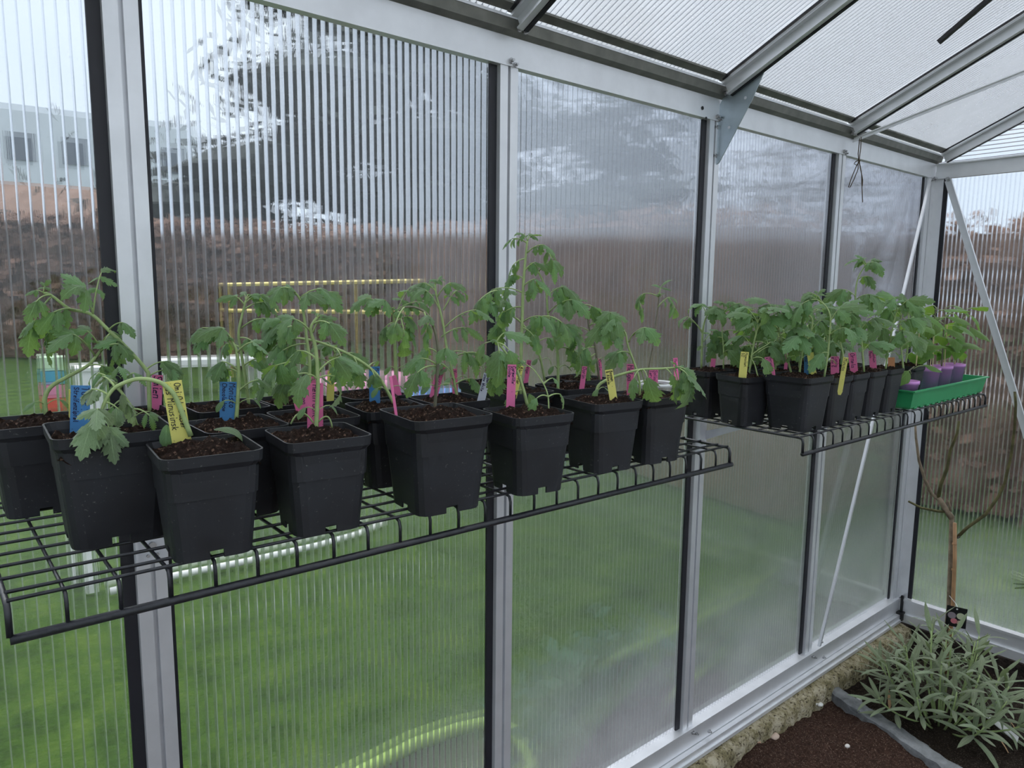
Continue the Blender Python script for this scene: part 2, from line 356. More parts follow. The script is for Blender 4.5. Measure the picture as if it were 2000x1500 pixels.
# ---- gable wall
gab = struct('wall_right', 'greenhouse gable end with clear polycarbonate sheets and aluminium rails')
GY = [-0.012, -0.70, -1.40, -2.10, -2.6]
for i in range(4):
    panel((XC + 0.004, GY[i] - 0.01, ZS - 0.02), (0, -1, 0), (0, 0, 1), GY[i] - GY[i + 1] - 0.02, ZE - ZS + 0.03, gab, M['pane'], M['web'])
    if i:
        mb = MB(); mb.box((XC - 0.012, GY[i] - 0.024, ZS - 0.01), (XC - 0.002, GY[i] - 0.004, ZE)); mb.box((XC - 0.012, GY[i] + 0.004, ZS - 0.01), (XC - 0.002, GY[i] + 0.024, ZE)); mb.box((XC - 0.004, GY[i] - 0.006, ZS - 0.01), (XC + 0.03, GY[i] + 0.006, ZE)); mb.obj('post', M['alu'], gab)
gr = MB(); gr.box((XC - 0.022, 2 * YR, ZE - 0.004), (XC - 0.002, -0.02, ZE + 0.024)); gr.box((XC - 0.018, 2 * YR, ZE + 0.024), (XC - 0.002, -0.02, ZE + 0.052)); gr.box((XC - 0.030, 2 * YR, ZE + 0.05), (XC - 0.002, -0.02, ZE + 0.056)); gr.obj('gable_rail', M['alu'], gab)
# triangle above the rail: sheet with level webs
tri = MB(); z0 = ZE + 0.05
for k, t in enumerate((0.004, 0.004 + TH)):
    tri.add([(XC + t, -0.02, z0), (XC + t, 2 * YR + 0.02, z0), (XC + t, YR, rz(YR))], [(0, 1, 2)])
tp = tri.obj('pane', M['pane'], gab)
wb = MB(); z = z0 + 0.016
while z < rz(YR) - 0.02:
    hw = (rz(YR) - z) / TANR - 0.03
    wb.box((XC + 0.0045, YR - hw, z - 0.0006), (XC + TH + 0.0035, YR + hw, z + 0.0006)); z += 0.0153
wbo = wb.obj('webs', M['web'], tp); wbo['kind'] = 'stuff'
gs = MB(); gs.box((XC - 0.022, 2 * YR, 0.112), (XC + 0.02, -0.02, 0.172)); gs.box((XC - 0.026, 2 * YR, 0.166), (XC + 0.004, -0.02, 0.176)); gs.box((XC - 0.034, 2 * YR, 0.075), (XC + 0.02, -0.02, 0.112)); gs.obj('sill_rail', M['alu'], gab)
a = gx(1852, 352, XC - 0.028); b = gx(2000, 832, XC - 0.028); b = a + (b - a) * 2.1
gb = MB(); gb.bar(a, b, 0.026, 0.003, (1, 0, 0)); dv = (b - a).normalized(); sd = dv.cross(Vector((1, 0, 0))).normalized()
gb.bar(a + sd * 0.012 + Vector((-0.004, 0, 0)), b + sd * 0.012 + Vector((-0.004, 0, 0)), 0.003, 0.010, (1, 0, 0)); gb.obj('diagonal_brace', M['alu'], gab)
bolt(gab, a + Vector((-0.004, 0, 0.004)), (-1, 0, 0), 0.009)

# ---- opposite long wall behind the viewer
opp = struct('wall_front', 'opposite long wall of aluminium posts and clear polycarbonate sheets')
for i in range(len(WALLX) - 1):
    x0, x1 = WALLX[i], WALLX[i + 1]
    panel((x1 - 0.008, 2 * YR - 0.004, ZS - 0.1), (-1, 0, 0), (0, 0, 1), x1 - x0 - 0.016, ZE - ZS + 0.16, opp, M['pane'], M['web'], 14)
    mb = MB(); mb.box((x0 - 0.022, 2 * YR + 0.002, ZS - 0.1), (x0 + 0.022, 2 * YR + 0.012, ZE)); mb.obj('post', M['alu'], opp)
mb = MB(); mb.box((XL, 2 * YR - 0.004, ZE), (XC, 2 * YR + 0.016, ZE + 0.058)); mb.obj('eave_rail', M['alu'], opp)
mb = MB(); mb.box((XL, 2 * YR - 0.02, -0.03), (XC, 2 * YR + 0.03, 0.12)); mb.obj('sill_rail', M['alu'], opp)
# gable foot: low dark kerb under the sill
# twine tied round the roof brace
tw = [(1679, 270), (1676, 300), (1677, 316), (1671, 328), (1662, 350), (1657, 366), (1660, 366), (1668, 350), (1676, 330), (1676, 316)]
an = on_roof(1679, 270, 0.05); t0 = MB()
q = [facing(u, v, an) for u, v in tw]; t0.tube(q, 0.0016, 5)
q = [facing(u, v, an) + Vector((-0.003, -0.003, 0)) for u, v in [(1681, 268), (1680, 290), (1677, 314), (1680, 330), (1684, 352), (1683, 364)]]; t0.tube(q, 0.0016, 5)
q = [facing(u, v, an) + Vector((0.002, -0.002, 0)) for u, v in [(1676, 316), (1681, 340), (1682, 372), (1683, 395)]]; t0.tube(q, 0.0016, 5)
q = [facing(u, v, an) + Vector((-0.004, -0.004, 0)) for u, v in [(1676, 314), (1670, 316), (1667, 320), (1671, 323), (1677, 318), (1679, 314), (1674, 312)]]; t0.tube(q, 0.0016, 5)
tag(t0.obj('twine', M['twine'], None, True), 'brown jute twine tied in a loose bow hanging from roof brace', 'string')

# ------------------------------------------------------------------ the garden outside
def noisy(name, stops, scale, detail=6, rough=0.9, bump=0.0, bscale=None, bdist=0.02, rgh=0.6):
    m_, N, L, out = mat(name); b = N('BsdfPrincipled', Roughness=rough); b.inputs['Specular IOR Level'].default_value = 0.25
    tcn = N('TexCoord'); n = N('TexNoise', Scale=scale, Detail=float(detail), Roughness=rgh); L(tcn.outputs['Object'], n.inputs['Vector'])
    L(ramp(N, L, n.outputs[0], stops), b.inputs['Base Color'])
    if bump:
        n2 = N('TexNoise', Scale=bscale or scale * 3, Detail=6.0); L(tcn.outputs['Object'], n2.inputs['Vector'])
        bp = N('Bump', Strength=bump, Distance=bdist); L(n2.outputs[0], bp.inputs['Height']); L(bp.outputs[0], b.inputs['Normal'])
    L(b.outputs[0], out.inputs[0]); return m_
M['lawn'] = noisy('lawn_grass', [(0.36, (0.008, 0.026, 0.002)), (0.5, (0.024, 0.062, 0.004)), (0.66, (0.062, 0.105, 0.013))], 5.0, 9, 0.95, 0.6, 60, 0.03, 0.75)
lw = MB(); lw.add([(-40, -40, -0.035), (45, -40, -0.035), (45, 60, -0.035), (-40, 60, -0.035)], [(0, 1, 2, 3)])
lo_ = lw.obj('lawn', M['lawn']); lo_['kind'] = 'structure'; lo_['label'] = 'green mown lawn outside the greenhouse'
M['gravel'] = noisy('added_grey_gravel', [(0.3, (0.16, 0.15, 0.14)), (0.7, (0.34, 0.33, 0.32))], 25, 8, 0.9, 0.5)  # only for the unseen ground added against green bounce
mb = MB(); mb.add([(-14, -14, -0.032), (16, -14, -0.032), (16, -2.66, -0.032), (-14, -2.66, -0.032)], [(0, 1, 2, 3)]); gv = mb.obj('bounce_ground', M['gravel']); gv['kind'] = 'structure'; gv['label'] = 'unseen grey gravel ground added behind the opposite wall against green bounce'  # out of view, added so less green light bounces in from the lawn
M['hedge'] = noisy('copper_beech_leaves', [(0.3, (0.050, 0.030, 0.022)), (0.5, (0.145, 0.086, 0.064)), (0.75, (0.28, 0.18, 0.14))], 3.0, 8, 0.9)
M['conifer'] = noisy('dark_conifer_needles', [(0.3, (0.020, 0.026, 0.026)), (0.7, (0.065, 0.076, 0.070))], 1.5, 6, 0.9)
M['bark'] = noisy('bark', [(0.3, (0.035, 0.026, 0.020)), (0.7, (0.11, 0.085, 0.065))], 14, 6, 0.9, 0.6)
def leafcloud(mb, pts_fn, n, size, rnd):
    for _ in range(n):
        c = pts_fn(); a = Vector((rnd.uniform(-1, 1), rnd.uniform(-1, 1), rnd.uniform(-1, 1))).normalized(); b = a.orthogonal().normalized()
        s = size * rnd.uniform(0.6, 1.4); mb.add([c - a * s, c - b * s * 0.55, c + a * s, c + b * s * 0.55], [(0, 1, 2, 3)])
# copper beech hedge that swings round the garden; each stretch one plant row
HG = [Vector((-20, 3, 0)), gz(-700, 690, 0), gz(-150, 690, 0), gz(350, 704, 0), gz(900, 760, 0), gz(1400, 900, 0), gz(1650, 965, 0), gz(1990, 1015, 0), gz(2700, 1050, 0)]
HH = [2.8, 2.8, 2.9, 2.7, 2.3, 2.1, 2.0, 2.0, 2.0]
rnd = random.Random(3)
hg = thing('beech_hedge', 'tall clipped hedge with brown winter leaves running round the lawn', 'hedge', HG[0])
core = MB(); leaves = MB()
for i in range(len(HG) - 1):
    a, b = HG[i], HG[i + 1]; d = (b - a); n = Vector((-d.y, d.x, 0)).normalized()
    if n.y < 0: n = -n
    q = [a, b, b + n, a + n]; t_ = [p + Vector((0, 0, HH[i] - 0.1 if k in (0, 3) else HH[i + 1] - 0.1)) for k, p in enumerate(q)]
    core.add([p + n * (0.12 if k < 2 else -0.05) for k, p in enumerate(q)] + [p + n * (0.12 if k < 2 else -0.05) for k, p in enumerate(t_)], [(3, 2, 1, 0), (4, 5, 6, 7), (0, 1, 5, 4), (1, 2, 6, 5), (2, 3, 7, 6), (3, 0, 4, 7)])
    dist = max(3.0, ((a + b) / 2 - CAM).length)
    def pf():
        t = rnd.random(); h = HH[i] * (1 - t) + HH[i + 1] * t; z = rnd.random() * h
        if rnd.random() < 0.18: return a + d * t + n * rnd.uniform(0, 1) + Vector((0, 0, h + rnd.uniform(-0.12, 0.06)))
        return a + d * t + n * rnd.uniform(-0.06, 0.12) + Vector((0, 0, z))
    leafcloud(leaves, pf, int(d.length * 420 * min(1, 8 / dist)), 0.006 * dist + 0.02, rnd)
core.obj('hedge_body', M['hedge'], hg); lf = leaves.obj('leaves', M['hedge'], hg); lf['kind'] = 'stuff'
# trees behind the hedge
def tree(label, px, dist, height, cr, crown, n, matl, size, layers=0, seed=1):
    r_ = random.Random(seed); d = ray(px, 600); d.z = 0; d.normalize(); base = Vector((CAM.x, CAM.y, 0)) + d * dist
    t = thing('tree', label, 'tree', base, 'trees behind the hedge')
    tk = MB(); tk.tube([base, base + Vector((0.1, 0, height * 0.5)), base + Vector((0, 0.1, height * 0.95))], [0.3, 0.2, 0.05], 8); tk.obj('trunk', M['bark'], t, True)
    lv = MB(); bb = MB(); clumps = []
    for k in range(crown):
        z = height * (0.22 + 0.78 * (k + 0.5) / crown); rr = cr * (1.05 - 0.75 * (z / height) ** 2); an = r_.uniform(0, 6.28)
        for j in range(4):
            an += 1.57 + r_.uniform(-0.4, 0.4); rad = rr * r_.uniform(0.35, 0.95)
            c = base + Vector((math.cos(an) * rad, math.sin(an) * rad, z + r_.uniform(-0.4, 0.4))); clumps.append((c, rr * 0.55))
            bb.tube([base + Vector((0, 0, z - 0.3)), (base + Vector((0, 0, z - 0.1)) + c) / 2, c], [0.07, 0.05, 0.02], 5)
    bb.obj('branches', M['bark'], t)
    if matl == M['conifer']:
        cm = MB()
        for c, rr in clumps:
            cm.lathe([(0.02, -rr * 0.22), (rr * 0.55, -rr * 0.12), (rr * 0.72, 0), (rr * 0.45, rr * 0.16), (0.02, rr * 0.26)], 9, 0, c)
        cm.obj('boughs', matl, t)
    def pf():
        c, rr = r_.choice(clumps); a = Vector((r_.gauss(0, 1), r_.gauss(0, 1), r_.gauss(0, 0.42))); return c + a * rr * 0.45
    leafcloud(lv, pf, n, size, r_); o = lv.obj('foliage', matl, t); o['kind'] = 'stuff'
    return t
tree('broad dark conifer with layered branches standing behind the hedge', 760, 23, 12.4, 6.2, 7, 9000, M['conifer'], 0.22, seed=5)
tree('slim grey-green conifer next to the broad dark conifer', 1180, 38, 16, 4.6, 7, 3500, M['conifer'], 0.36, seed=9)
M['twig'] = noisy('bare_twigs', [(0.3, (0.07, 0.065, 0.06)), (0.7, (0.19, 0.18, 0.17))], 2, 5, 0.9)
tree('pale leafless tree behind the hedge near the corner post', 1520, 27, 9.5, 4.0, 6, 2200, M['twig'], 0.18, seed=12)
# pale apartment block far away
M['pale_wall'] = simple('pale_render', (0.50, 0.55, 0.60), 0.8, 0, 0.06, 0.6)
M['win'] = simple('dark_window', (0.10, 0.12, 0.15), 0.2)
M['rooftile'] = noisy('brown_roof_tiles', [(0.3, (0.12, 0.075, 0.055)), (0.7, (0.23, 0.15, 0.12))], 3, 4, 0.8)
d = ray(60, 600); d.z = 0; d.normalize(); bc = Vector((CAM.x, CAM.y, 0)) + d * 48; sdv = Vector((d.y, -d.x, 0))
ap = thing('apartment_block', 'pale apartment block far beyond the hedge', 'building', bc)
def blk(c, w, dp, z0, z1, name, mt, par):
    q = [c - sdv * w / 2, c + sdv * w / 2, c + sdv * w / 2 + d * dp, c - sdv * w / 2 + d * dp]; mb = MB(); mb.prism([Vector((p.x, p.y, z0)) for p in q], (0, 0, z1 - z0)); return mb.obj(name, mt, par)
blk(bc, 17, 8, 0, 10.6, 'wall', M['pale_wall'], ap)
for r_ in range(3):
    for c_ in range(7):
        blk(bc + sdv * (-7.2 + c_ * 2.4) - d * 0.06, 1.2, 0.1, 2.2 + r_ * 2.8, 3.6 + r_ * 2.8, 'window', M['win'], ap)
d2 = ray(120, 600); d2.z = 0; d2.normalize(); sc_ = Vector((CAM.x, CAM.y, 0)) + d2 * 26
sh = thing('garden_shed', 'long low shed with brown tiled roof beyond the hedge', 'shed', sc_)
d = d2; sdv = Vector((d.y, -d.x, 0)); blk(sc_, 11, 5, 0, 2.9, 'wall', M['rooftile'], sh)
mb = MB(); q = [sc_ - sdv * 6 + Vector((0, 0, 2.8)), sc_ - sdv * 6 + d * 2.6 + Vector((0, 0, 4.6)), sc_ - sdv * 6 + d * 5.4 + Vector((0, 0, 2.8))]; mb.prism(q, sdv * 12); mb.obj('roof', M['rooftile'], sh)
# far white house with red door
d = ray(350, 600); d.z = 0; d.normalize(); sdv = Vector((d.y, -d.x, 0)); hc = Vector((CAM.x, CAM.y, 0)) + d * 34
M['white_wall'] = simple('white_render', (0.75, 0.76, 0.78), 0.8); M['red'] = simple('red_paint', (0.42, 0.05, 0.05), 0.5)
hs = thing('white_house', 'small white house with red shutter beyond the hedge', 'building', hc); blk(hc, 6, 5, 0, 5.2, 'wall', M['white_wall'], hs)
blk(hc + sdv * 0.4 - d * 0.06, 0.5, 0.1, 3.0, 4.4, 'shutter', M['red'], hs)
# yellow rails
M['yellow'] = simple('yellow_paint', (0.60, 0.48, 0.14), 0.5)
ra = Vector(CAM) + ray(430, 556).normalized() * 13; rb_ = Vector(CAM) + ray(1000, 545).normalized() * 9; rc = Vector(CAM) + ray(1340, 497).normalized() * 6.6
yf = thing('rail_fence', 'garden fence of two yellow rails before the hedge', 'fence', (ra.x, ra.y, 0))
for dz in (0, -0.42):
    mb = MB(); mb.tube([ra + Vector((0, 0, dz)), rb_ + Vector((0, 0, dz)), rc + Vector((0, 0, dz * 0.95))], 0.032, 6); mb.obj('rail', M['yellow'], yf)
for p in (ra, (ra + rb_) / 2, rb_, rc):
    mb = MB(); mb.tube([Vector((p.x, p.y, 0)), p + Vector((0, 0, 0.03))], 0.022, 6); mb.obj('post', M['yellow'], yf)
# inflatables, bench, toys on the lawn
def ringpool(label, u, v, rr, tr, matl, rings):
    c = gz(u, v, 0); t = thing('paddling_pool', label, 'pool', c)
    for k in range(rings):
        mb = MB(); vs = []
        n1, n2 = 24, 8
        for i in range(n1):
            a = 6.2832 * i / n1
            for j in range(n2):
                b = 6.2832 * j / n2; r_ = rr + tr * math.cos(b); vs.append(c + Vector((r_ * math.cos(a), r_ * math.sin(a), tr + k * 1.7 * tr + tr * math.sin(b))))
        fs = [(i * n2 + j, ((i + 1) % n1) * n2 + j, ((i + 1) % n1) * n2 + (j + 1) % n2, i * n2 + (j + 1) % n2) for i in range(n1) for j in range(n2)]
        mb.add(vs, fs); mb.obj('ring', matl, t, True)
M['pink_v'] = simple('pink_vinyl', (0.46, 0.19, 0.30), 0.5); M['blue_v'] = simple('blue_vinyl', (0.10, 0.22, 0.55), 0.5)
ringpool('pink inflatable paddling pool on the lawn', 700, 806, 0.50, 0.13, M['pink_v'], 2)
ringpool('blue inflatable paddling pool beside the pink one', 862, 845, 0.42, 0.12, M['blue_v'], 2)
M['white'] = simple('white_plastic', (0.68, 0.69, 0.70), 0.4)
c = gz(400, 760, 0); d = ray(400, 600); d.z = 0; d.normalize(); sdv = Vector((d.y, -d.x, 0))
bn = thing('garden_bench', 'low white plastic bench on the lawn', 'bench', c); blk(c, 1.5, 0.4, 0.36, 0.46, 'seat', M['white'], bn)
for s_ in (-0.65, 0.65): blk(c + sdv * s_, 0.08, 0.4, 0, 0.36, 'leg', M['white'], bn)
c = gz(100, 800, 0); d = ray(100, 600); d.z = 0; d.normalize(); sdv = Vector((d.y, -d.x, 0))
ty = thing('toy_tower', 'stack of coloured toy boxes on the lawn', 'toy', c, None)
M['toy_r'] = simple('red_toy', (0.60, 0.08, 0.05), 0.4); M['toy_p'] = simple('pink_toy', (0.60, 0.20, 0.34), 0.4); M['toy_b'] = simple('blue_toy', (0.05, 0.28, 0.42), 0.4); M['toy_g'] = simple('mint_toy', (0.45, 0.62, 0.42), 0.4)
for k, mt in enumerate(('toy_r', 'toy_p', 'toy_b', 'toy_g')): blk(c, 0.22, 0.3, 0.02 + k * 0.16, 0.17 + k * 0.16, 'box', M[mt], ty)
c = gz(190, 800, 0); cv = thing('storage_box', 'white plastic storage box beside the toy stack', 'box', c); blk(c - sdv * 0.1, 0.26, 0.35, 0, 0.50, 'body', M['white'], cv); blk(c - sdv * 0.1 - d * 0.02, 0.30, 0.39, 0.501, 0.54, 'lid', M['white'], cv)
# white pipe lying on the lawn, white pickets, green edging hose round the outside bed
wp = MB(); wp.tube([gz(u, v, 0.0) for u, v in [(205, 1142), (330, 1112), (470, 1084), (600, 1055), (680, 1032), (730, 1010)]], 0.020, 8); tag(wp.obj('lawn_pipe', M['white'], None, True), 'white pipe lying across the lawn', 'pipe')
for k, (u, v) in enumerate([(138, 1118), (172, 1136)]):
    p = gz(u, v, 0); mb = MB(); mb.box((p.x - 0.012 - 0.01 * k, p.y - 0.01, -0.02), (p.x + 0.012 + 0.01 * k, p.y + 0.012, 0.42)); tag(mb.obj('picket', M['white']), ['narrow', 'wide'][k] + ' white picket standing in the lawn by the white pipe', 'stake')
M['lime'] = simple('lime_hose', (0.28, 0.42, 0.08), 0.6)
hp = [gz(u, v, 0.02) for u, v in [(560, 1560), (690, 1497), (800, 1440), (880, 1412), (950, 1397), (992, 1418), (1022, 1462), (1030, 1490), (1000, 1520)]]
tag(MB().tube(hp, 0.022, 8).obj('edging_hose', M['lime'], None, True), 'lime green hose bordering the dark bed outside', 'hose')
M['bed'] = noisy('dark_bed_soil', [(0.3, (0.012, 0.009, 0.008)), (0.7, (0.05, 0.037, 0.030))], 30, 6, 0.95, 0.6)
bd = MB(); q = [gz(u, v, -0.012) for u, v in [(700, 1510), (800, 1445), (880, 1416), (950, 1402), (1000, 1440), (1150, 1400), (1290, 1330), (1400, 1300), (1440, 1420), (1300, 1600), (900, 1700)]]
bd.add([(p.x, max(p.y, 0.07), p.z) for p in q], [tuple(range(len(q)))]); bo = bd.obj('outside_bed', M['bed']); bo['kind'] = 'structure'; bo['label'] = 'dark soil bed along the outer wall'
M['bluegreen'] = noisy('blue_green_leaves', [(0.3, (0.030, 0.070, 0.045)), (0.7, (0.10, 0.19, 0.13))], 12, 4, 0.6)
c = gz(1160, 1400, 0); c.y = max(c.y, 0.35); og = thing('low_shrub', 'low blue-green shrub growing in the outside bed', 'shrub', c); r_ = random.Random(4); lv = MB()
leafcloud(lv, lambda: c + Vector((r_.gauss(0, 0.16), abs(r_.gauss(0, 0.10)) - 0.05, 0.05 + abs(r_.gauss(0, 0.10)))), 700, 0.035, r_); o = lv.obj('foliage', M['bluegreen'], og); o['kind'] = 'stuff'
mb = MB(); [mb.tube([c, c + Vector((r_.uniform(-.15, .15), r_.uniform(-.08, .12), 0.22))], 0.006, 5) for _ in range(6)]; mb.obj('stems', M['bark'], og)

# ------------------------------------------------------------------ floor, kerb
def soil_mat(name, base, hi, chip):
    m_, N, L, out = mat(name); b = N('BsdfPrincipled', Roughness=0.95); b.inputs['Specular IOR Level'].default_value = 0.15
    tcn = N('TexCoord'); n = N('TexNoise', Scale=110.0, Detail=8.0, Roughness=0.8); L(tcn.outputs['Object'], n.inputs['Vector'])
    v = N('TexVoronoi', Scale=420.0); L(tcn.outputs['Object'], v.inputs['Vector'])
    c1 = ramp(N, L, n.outputs[0], [(0.32, tuple(x * 0.35 for x in base)), (0.52, base), (0.70, hi)])
    c2 = ramp(N, L, v.outputs['Color'], [(0.80, (0, 0, 0)), (0.86, (1, 1, 1))])
    mx = N('Mix', _data_type='RGBA'); L(c2, mx.inputs[0]); L(c1, mx.inputs[6]); mx.inputs[7].default_value = (*chip, 1); L(mx.outputs[2], b.inputs['Base Color'])
    bp = N('Bump', Strength=1.0, Distance=0.012); L(n.outputs[0], bp.inputs['Height']); L(bp.outputs[0], b.inputs['Normal'])
    L(b.outputs[0], out.inputs[0]); return m_
M['soil'] = soil_mat('potting_soil', (0.034, 0.019, 0.014), (0.135, 0.078, 0.054), (0.24, 0.145, 0.10))
M['floor_soil'] = soil_mat('red_brown_floor_soil', (0.072, 0.038, 0.027), (0.165, 0.095, 0.068), (0.26, 0.18, 0.14))
M['dark_soil'] = soil_mat('dark_bed_soil_inside', (0.034, 0.024, 0.018), (0.085, 0.060, 0.046), (0.15, 0.115, 0.09))
ED = [gz(u, v, 0.0) for u, v in [(1605, 1340), (1700, 1398), (1800, 1468), (1900, 1540)]]    # line of the edging strip
e0, e1 = ED[0], ED[-1]; ed = (e1 - e0); en = Vector((-ed.y, ed.x, 0)).normalized()
if en.x < 0: en = -en
def side(x, y): return (Vector((x, y, 0)) - e0).dot(en)
def ground(x0, x1, y0, y1, st, keep, mt, name):
    nx = int((x1 - x0) / st) + 1; ny = int((y1 - y0) / st) + 1; idx = {}; mb = MB(); vs = []; fs = []
    for i in range(nx):
        for j in range(ny):
            x = x0 + i * st; y = y0 + j * st; p = Vector((x, y, 0)); z = 0.022 * noise.noise(p * 5) + 0.010 * noise.noise(p * 22) + 0.006 * noise.noise(p * 61) - 0.004
            vs.append((x, y, z))
    for i in range(nx - 1):
        for j in range(ny - 1):
            if keep(x0 + (i + .5) * st, y0 + (j + .5) * st): fs.append((i * ny + j, (i + 1) * ny + j, (i + 1) * ny + j + 1, i * ny + j + 1))
    mb.add(vs, fs); return mb.obj(name, mt, None, True)
fl = ground(0.6, XC - 0.02, -1.5, 0.0, 0.013, lambda x, y: side(x, y) <= 0.004, M['floor_soil'], 'floor'); fl['kind'] = 'structure'; fl['label'] = 'red-brown soil floor of the greenhouse'
f2 = ground(0.6, XC + 0.03, -1.5, 0.0, 0.013, lambda x, y: side(x, y) > 0.004, M['dark_soil'], 'floor'); f2['kind'] = 'structure'; f2['label'] = 'dark soil planting bed behind the grey edging'
mb = MB(); mb.add([(-1.7, -2.7, -0.03), (XC, -2.7, -0.03), (XC, 0.06, -0.03), (-1.7, 0.06, -0.03)], [(0, 1, 2, 3)]); f3 = mb.obj('floor', M['floor_soil']); f3['kind'] = 'structure'; f3['label'] = 'soil ground below the shelves'
# rough concrete kerb under the sill
m_, N, L, out = mat('mossy_concrete'); b = N('BsdfPrincipled', Roughness=0.95); tcn = N('TexCoord'); n = N('TexNoise', Scale=16.0, Detail=9.0, Roughness=0.75); L(tcn.outputs['Object'], n.inputs['Vector'])
n2 = N('TexNoise', Scale=110.0, Detail=6.0); L(tcn.outputs['Object'], n2.inputs['Vector'])
c1 = ramp(N, L, n.outputs[0], [(0.30, (0.06, 0.050, 0.028)), (0.45, (0.20, 0.17, 0.085)), (0.58, (0.42, 0.37, 0.26)), (0.75, (0.55, 0.50, 0.40))]); c2 = ramp(N, L, n2.outputs[0], [(0.34, (0.12, 0.08, 0.06)), (0.44, (1, 1, 1))])
mx = N('Mix', _data_type='RGBA', _blend_type='MULTIPLY'); mx.inputs[0].default_value = 1; L(c1, mx.inputs[6]); L(c2, mx.inputs[7]); L(mx.outputs[2], b.inputs['Base Color'])
bp = N('Bump', Strength=0.8, Distance=0.01); L(n2.outputs[0], bp.inputs['Height']); L(bp.outputs[0], b.inputs['Normal']); L(b.outputs[0], out.inputs[0]); M['concrete'] = m_
def kerb(x0, x1, along='x'):
    mb = MB(); n = int((x1 - x0) / 0.02); prof = 7; vs = []; fs = []
    for i in range(n + 1):
        x = x0 + (x1 - x0) * i / n; w = 0.088 + 0.030 * noise.noise(Vector((x * 3.1, 1.7, 0))) + 0.014 * noise.noise(Vector((x * 17, 4, 0)))
        h = 0.076 + 0.004 * noise.noise(Vector((x * 9, 8, 1)))
        for k, (yy, zz) in enumerate([(0.055, -0.03), (0.055, h), (0.0, h), (-w * 0.55, h - 0.002), (-w * 0.92, h - 0.012), (-w, h * 0.55), (-w * 0.97, -0.03)]):
            jj = 0.006 * noise.noise(Vector((x * 40, k * 3.3, 2)))
            vs.append((x, yy + jj, zz + jj) if along == 'x' else (XC - (-yy) - 0.0 if False else XC + yy, -x, zz + jj))
    for i in range(n):
        for k in range(prof - 1):
            f = (i * prof + k, i * prof + k + 1, (i + 1) * prof + k + 1, (i + 1) * prof + k); fs.append(f)
    mb.add(vs, fs); return mb.obj('trim_1' if along == 'x' else 'trim_2', M['concrete'], None, True)
mb = MB(); mb.box((XC - 0.045, -2.6, -0.03), (XC + 0.05, -0.02, 0.074)); k2 = mb.obj('trim_2', M['bed']); k2['kind'] = 'structure'; k2['label'] = 'dark earth footing under the gable sill'
k1 = kerb(-1.6, XC + 0.02); k1['kind'] = 'structure'; k1['label'] = 'rough mossy concrete kerb under the long wall'
# grey edging strip half buried
M['slate'] = noisy('grey_edging', [(0.3, (0.10, 0.105, 0.11)), (0.7, (0.24, 0.25, 0.26))], 16, 6, 0.85, 0.5)
mb = MB(); n = 40; vs = []; fs = []
for i in range(n + 1):
    p = e0 + ed * (i / n); w = 0.030 + 0.012 * noise.noise(Vector((i * 0.35, 0, 3))); z = 0.021 + 0.008 * noise.noise(Vector((i * 0.21, 5, 3)))
    for s_, dz in ((-1, -0.05), (-1, 0), (-0.6, 0.005), (0.6, 0.004), (1, -0.001), (1, -0.05)): vs.append(p + en * (s_ * w) + Vector((0, 0, z + dz)))
for i in range(n):
    for k in range(5): fs.append((i * 6 + k, i * 6 + k + 1, (i + 1) * 6 + k + 1, (i + 1) * 6 + k))
fs += [tuple(range(5, -1, -1)), tuple(n * 6 + k for k in range(6))]
mb.add(vs, fs); tag(mb.obj('edging_strip', M['slate']), 'flat grey edging strip half buried between the soils', 'edging')
# pebbles
def pebble(u, v, r, col, lab, seed):
    c = gz(u, v, 0.012); r_ = random.Random(seed); mb = MB(); vs = []; fs = []; nu, nv = 8, 5
    for i in range(nv + 1):
        th = math.pi * i / nv
        for j in range(nu):
            ph = 6.2832 * j / nu; k = r * (1 + 0.18 * noise.noise(Vector((i + seed, j * 0.7, seed)))); vs.append(c + Vector((k * 1.35 * math.sin(th) * math.cos(ph), k * math.sin(th) * math.sin(ph), k * 0.65 * math.cos(th))))
    for i in range(nv):
        for j in range(nu): fs.append((i * nu + j, (i + 1) * nu + j, (i + 1) * nu + (j + 1) % nu, i * nu + (j + 1) % nu))
    mb.add(vs, fs); o = mb.obj('pebble', simple('pebble_stone', col, 0.8, 0, 0.15, 60), None, True); tag(o, lab, 'stone', 'pebbles on the soil')
pebble(1588, 1372, 0.017, (0.72, 0.71, 0.68), 'largest white pebble on the soil by the kerb', 1); pebble(1513, 1438, 0.015, (0.55, 0.42, 0.34), 'pinkish beige pebble on the red-brown soil', 2)
pebble(1480, 1448, 0.012, (0.45, 0.27, 0.18), 'terracotta coloured pebble near the pinkish one', 3); pebble(1677, 1368, 0.012, (0.5, 0.5, 0.5), 'grey pebble lying on the grey edging strip', 4)
pebble(1602, 1376, 0.010, (0.70, 0.69, 0.66), 'small white pebble touching the largest white one', 6); pebble(1655, 1457, 0.008, (0.6, 0.57, 0.54), 'tiny pale pebble on the red-brown soil', 7)

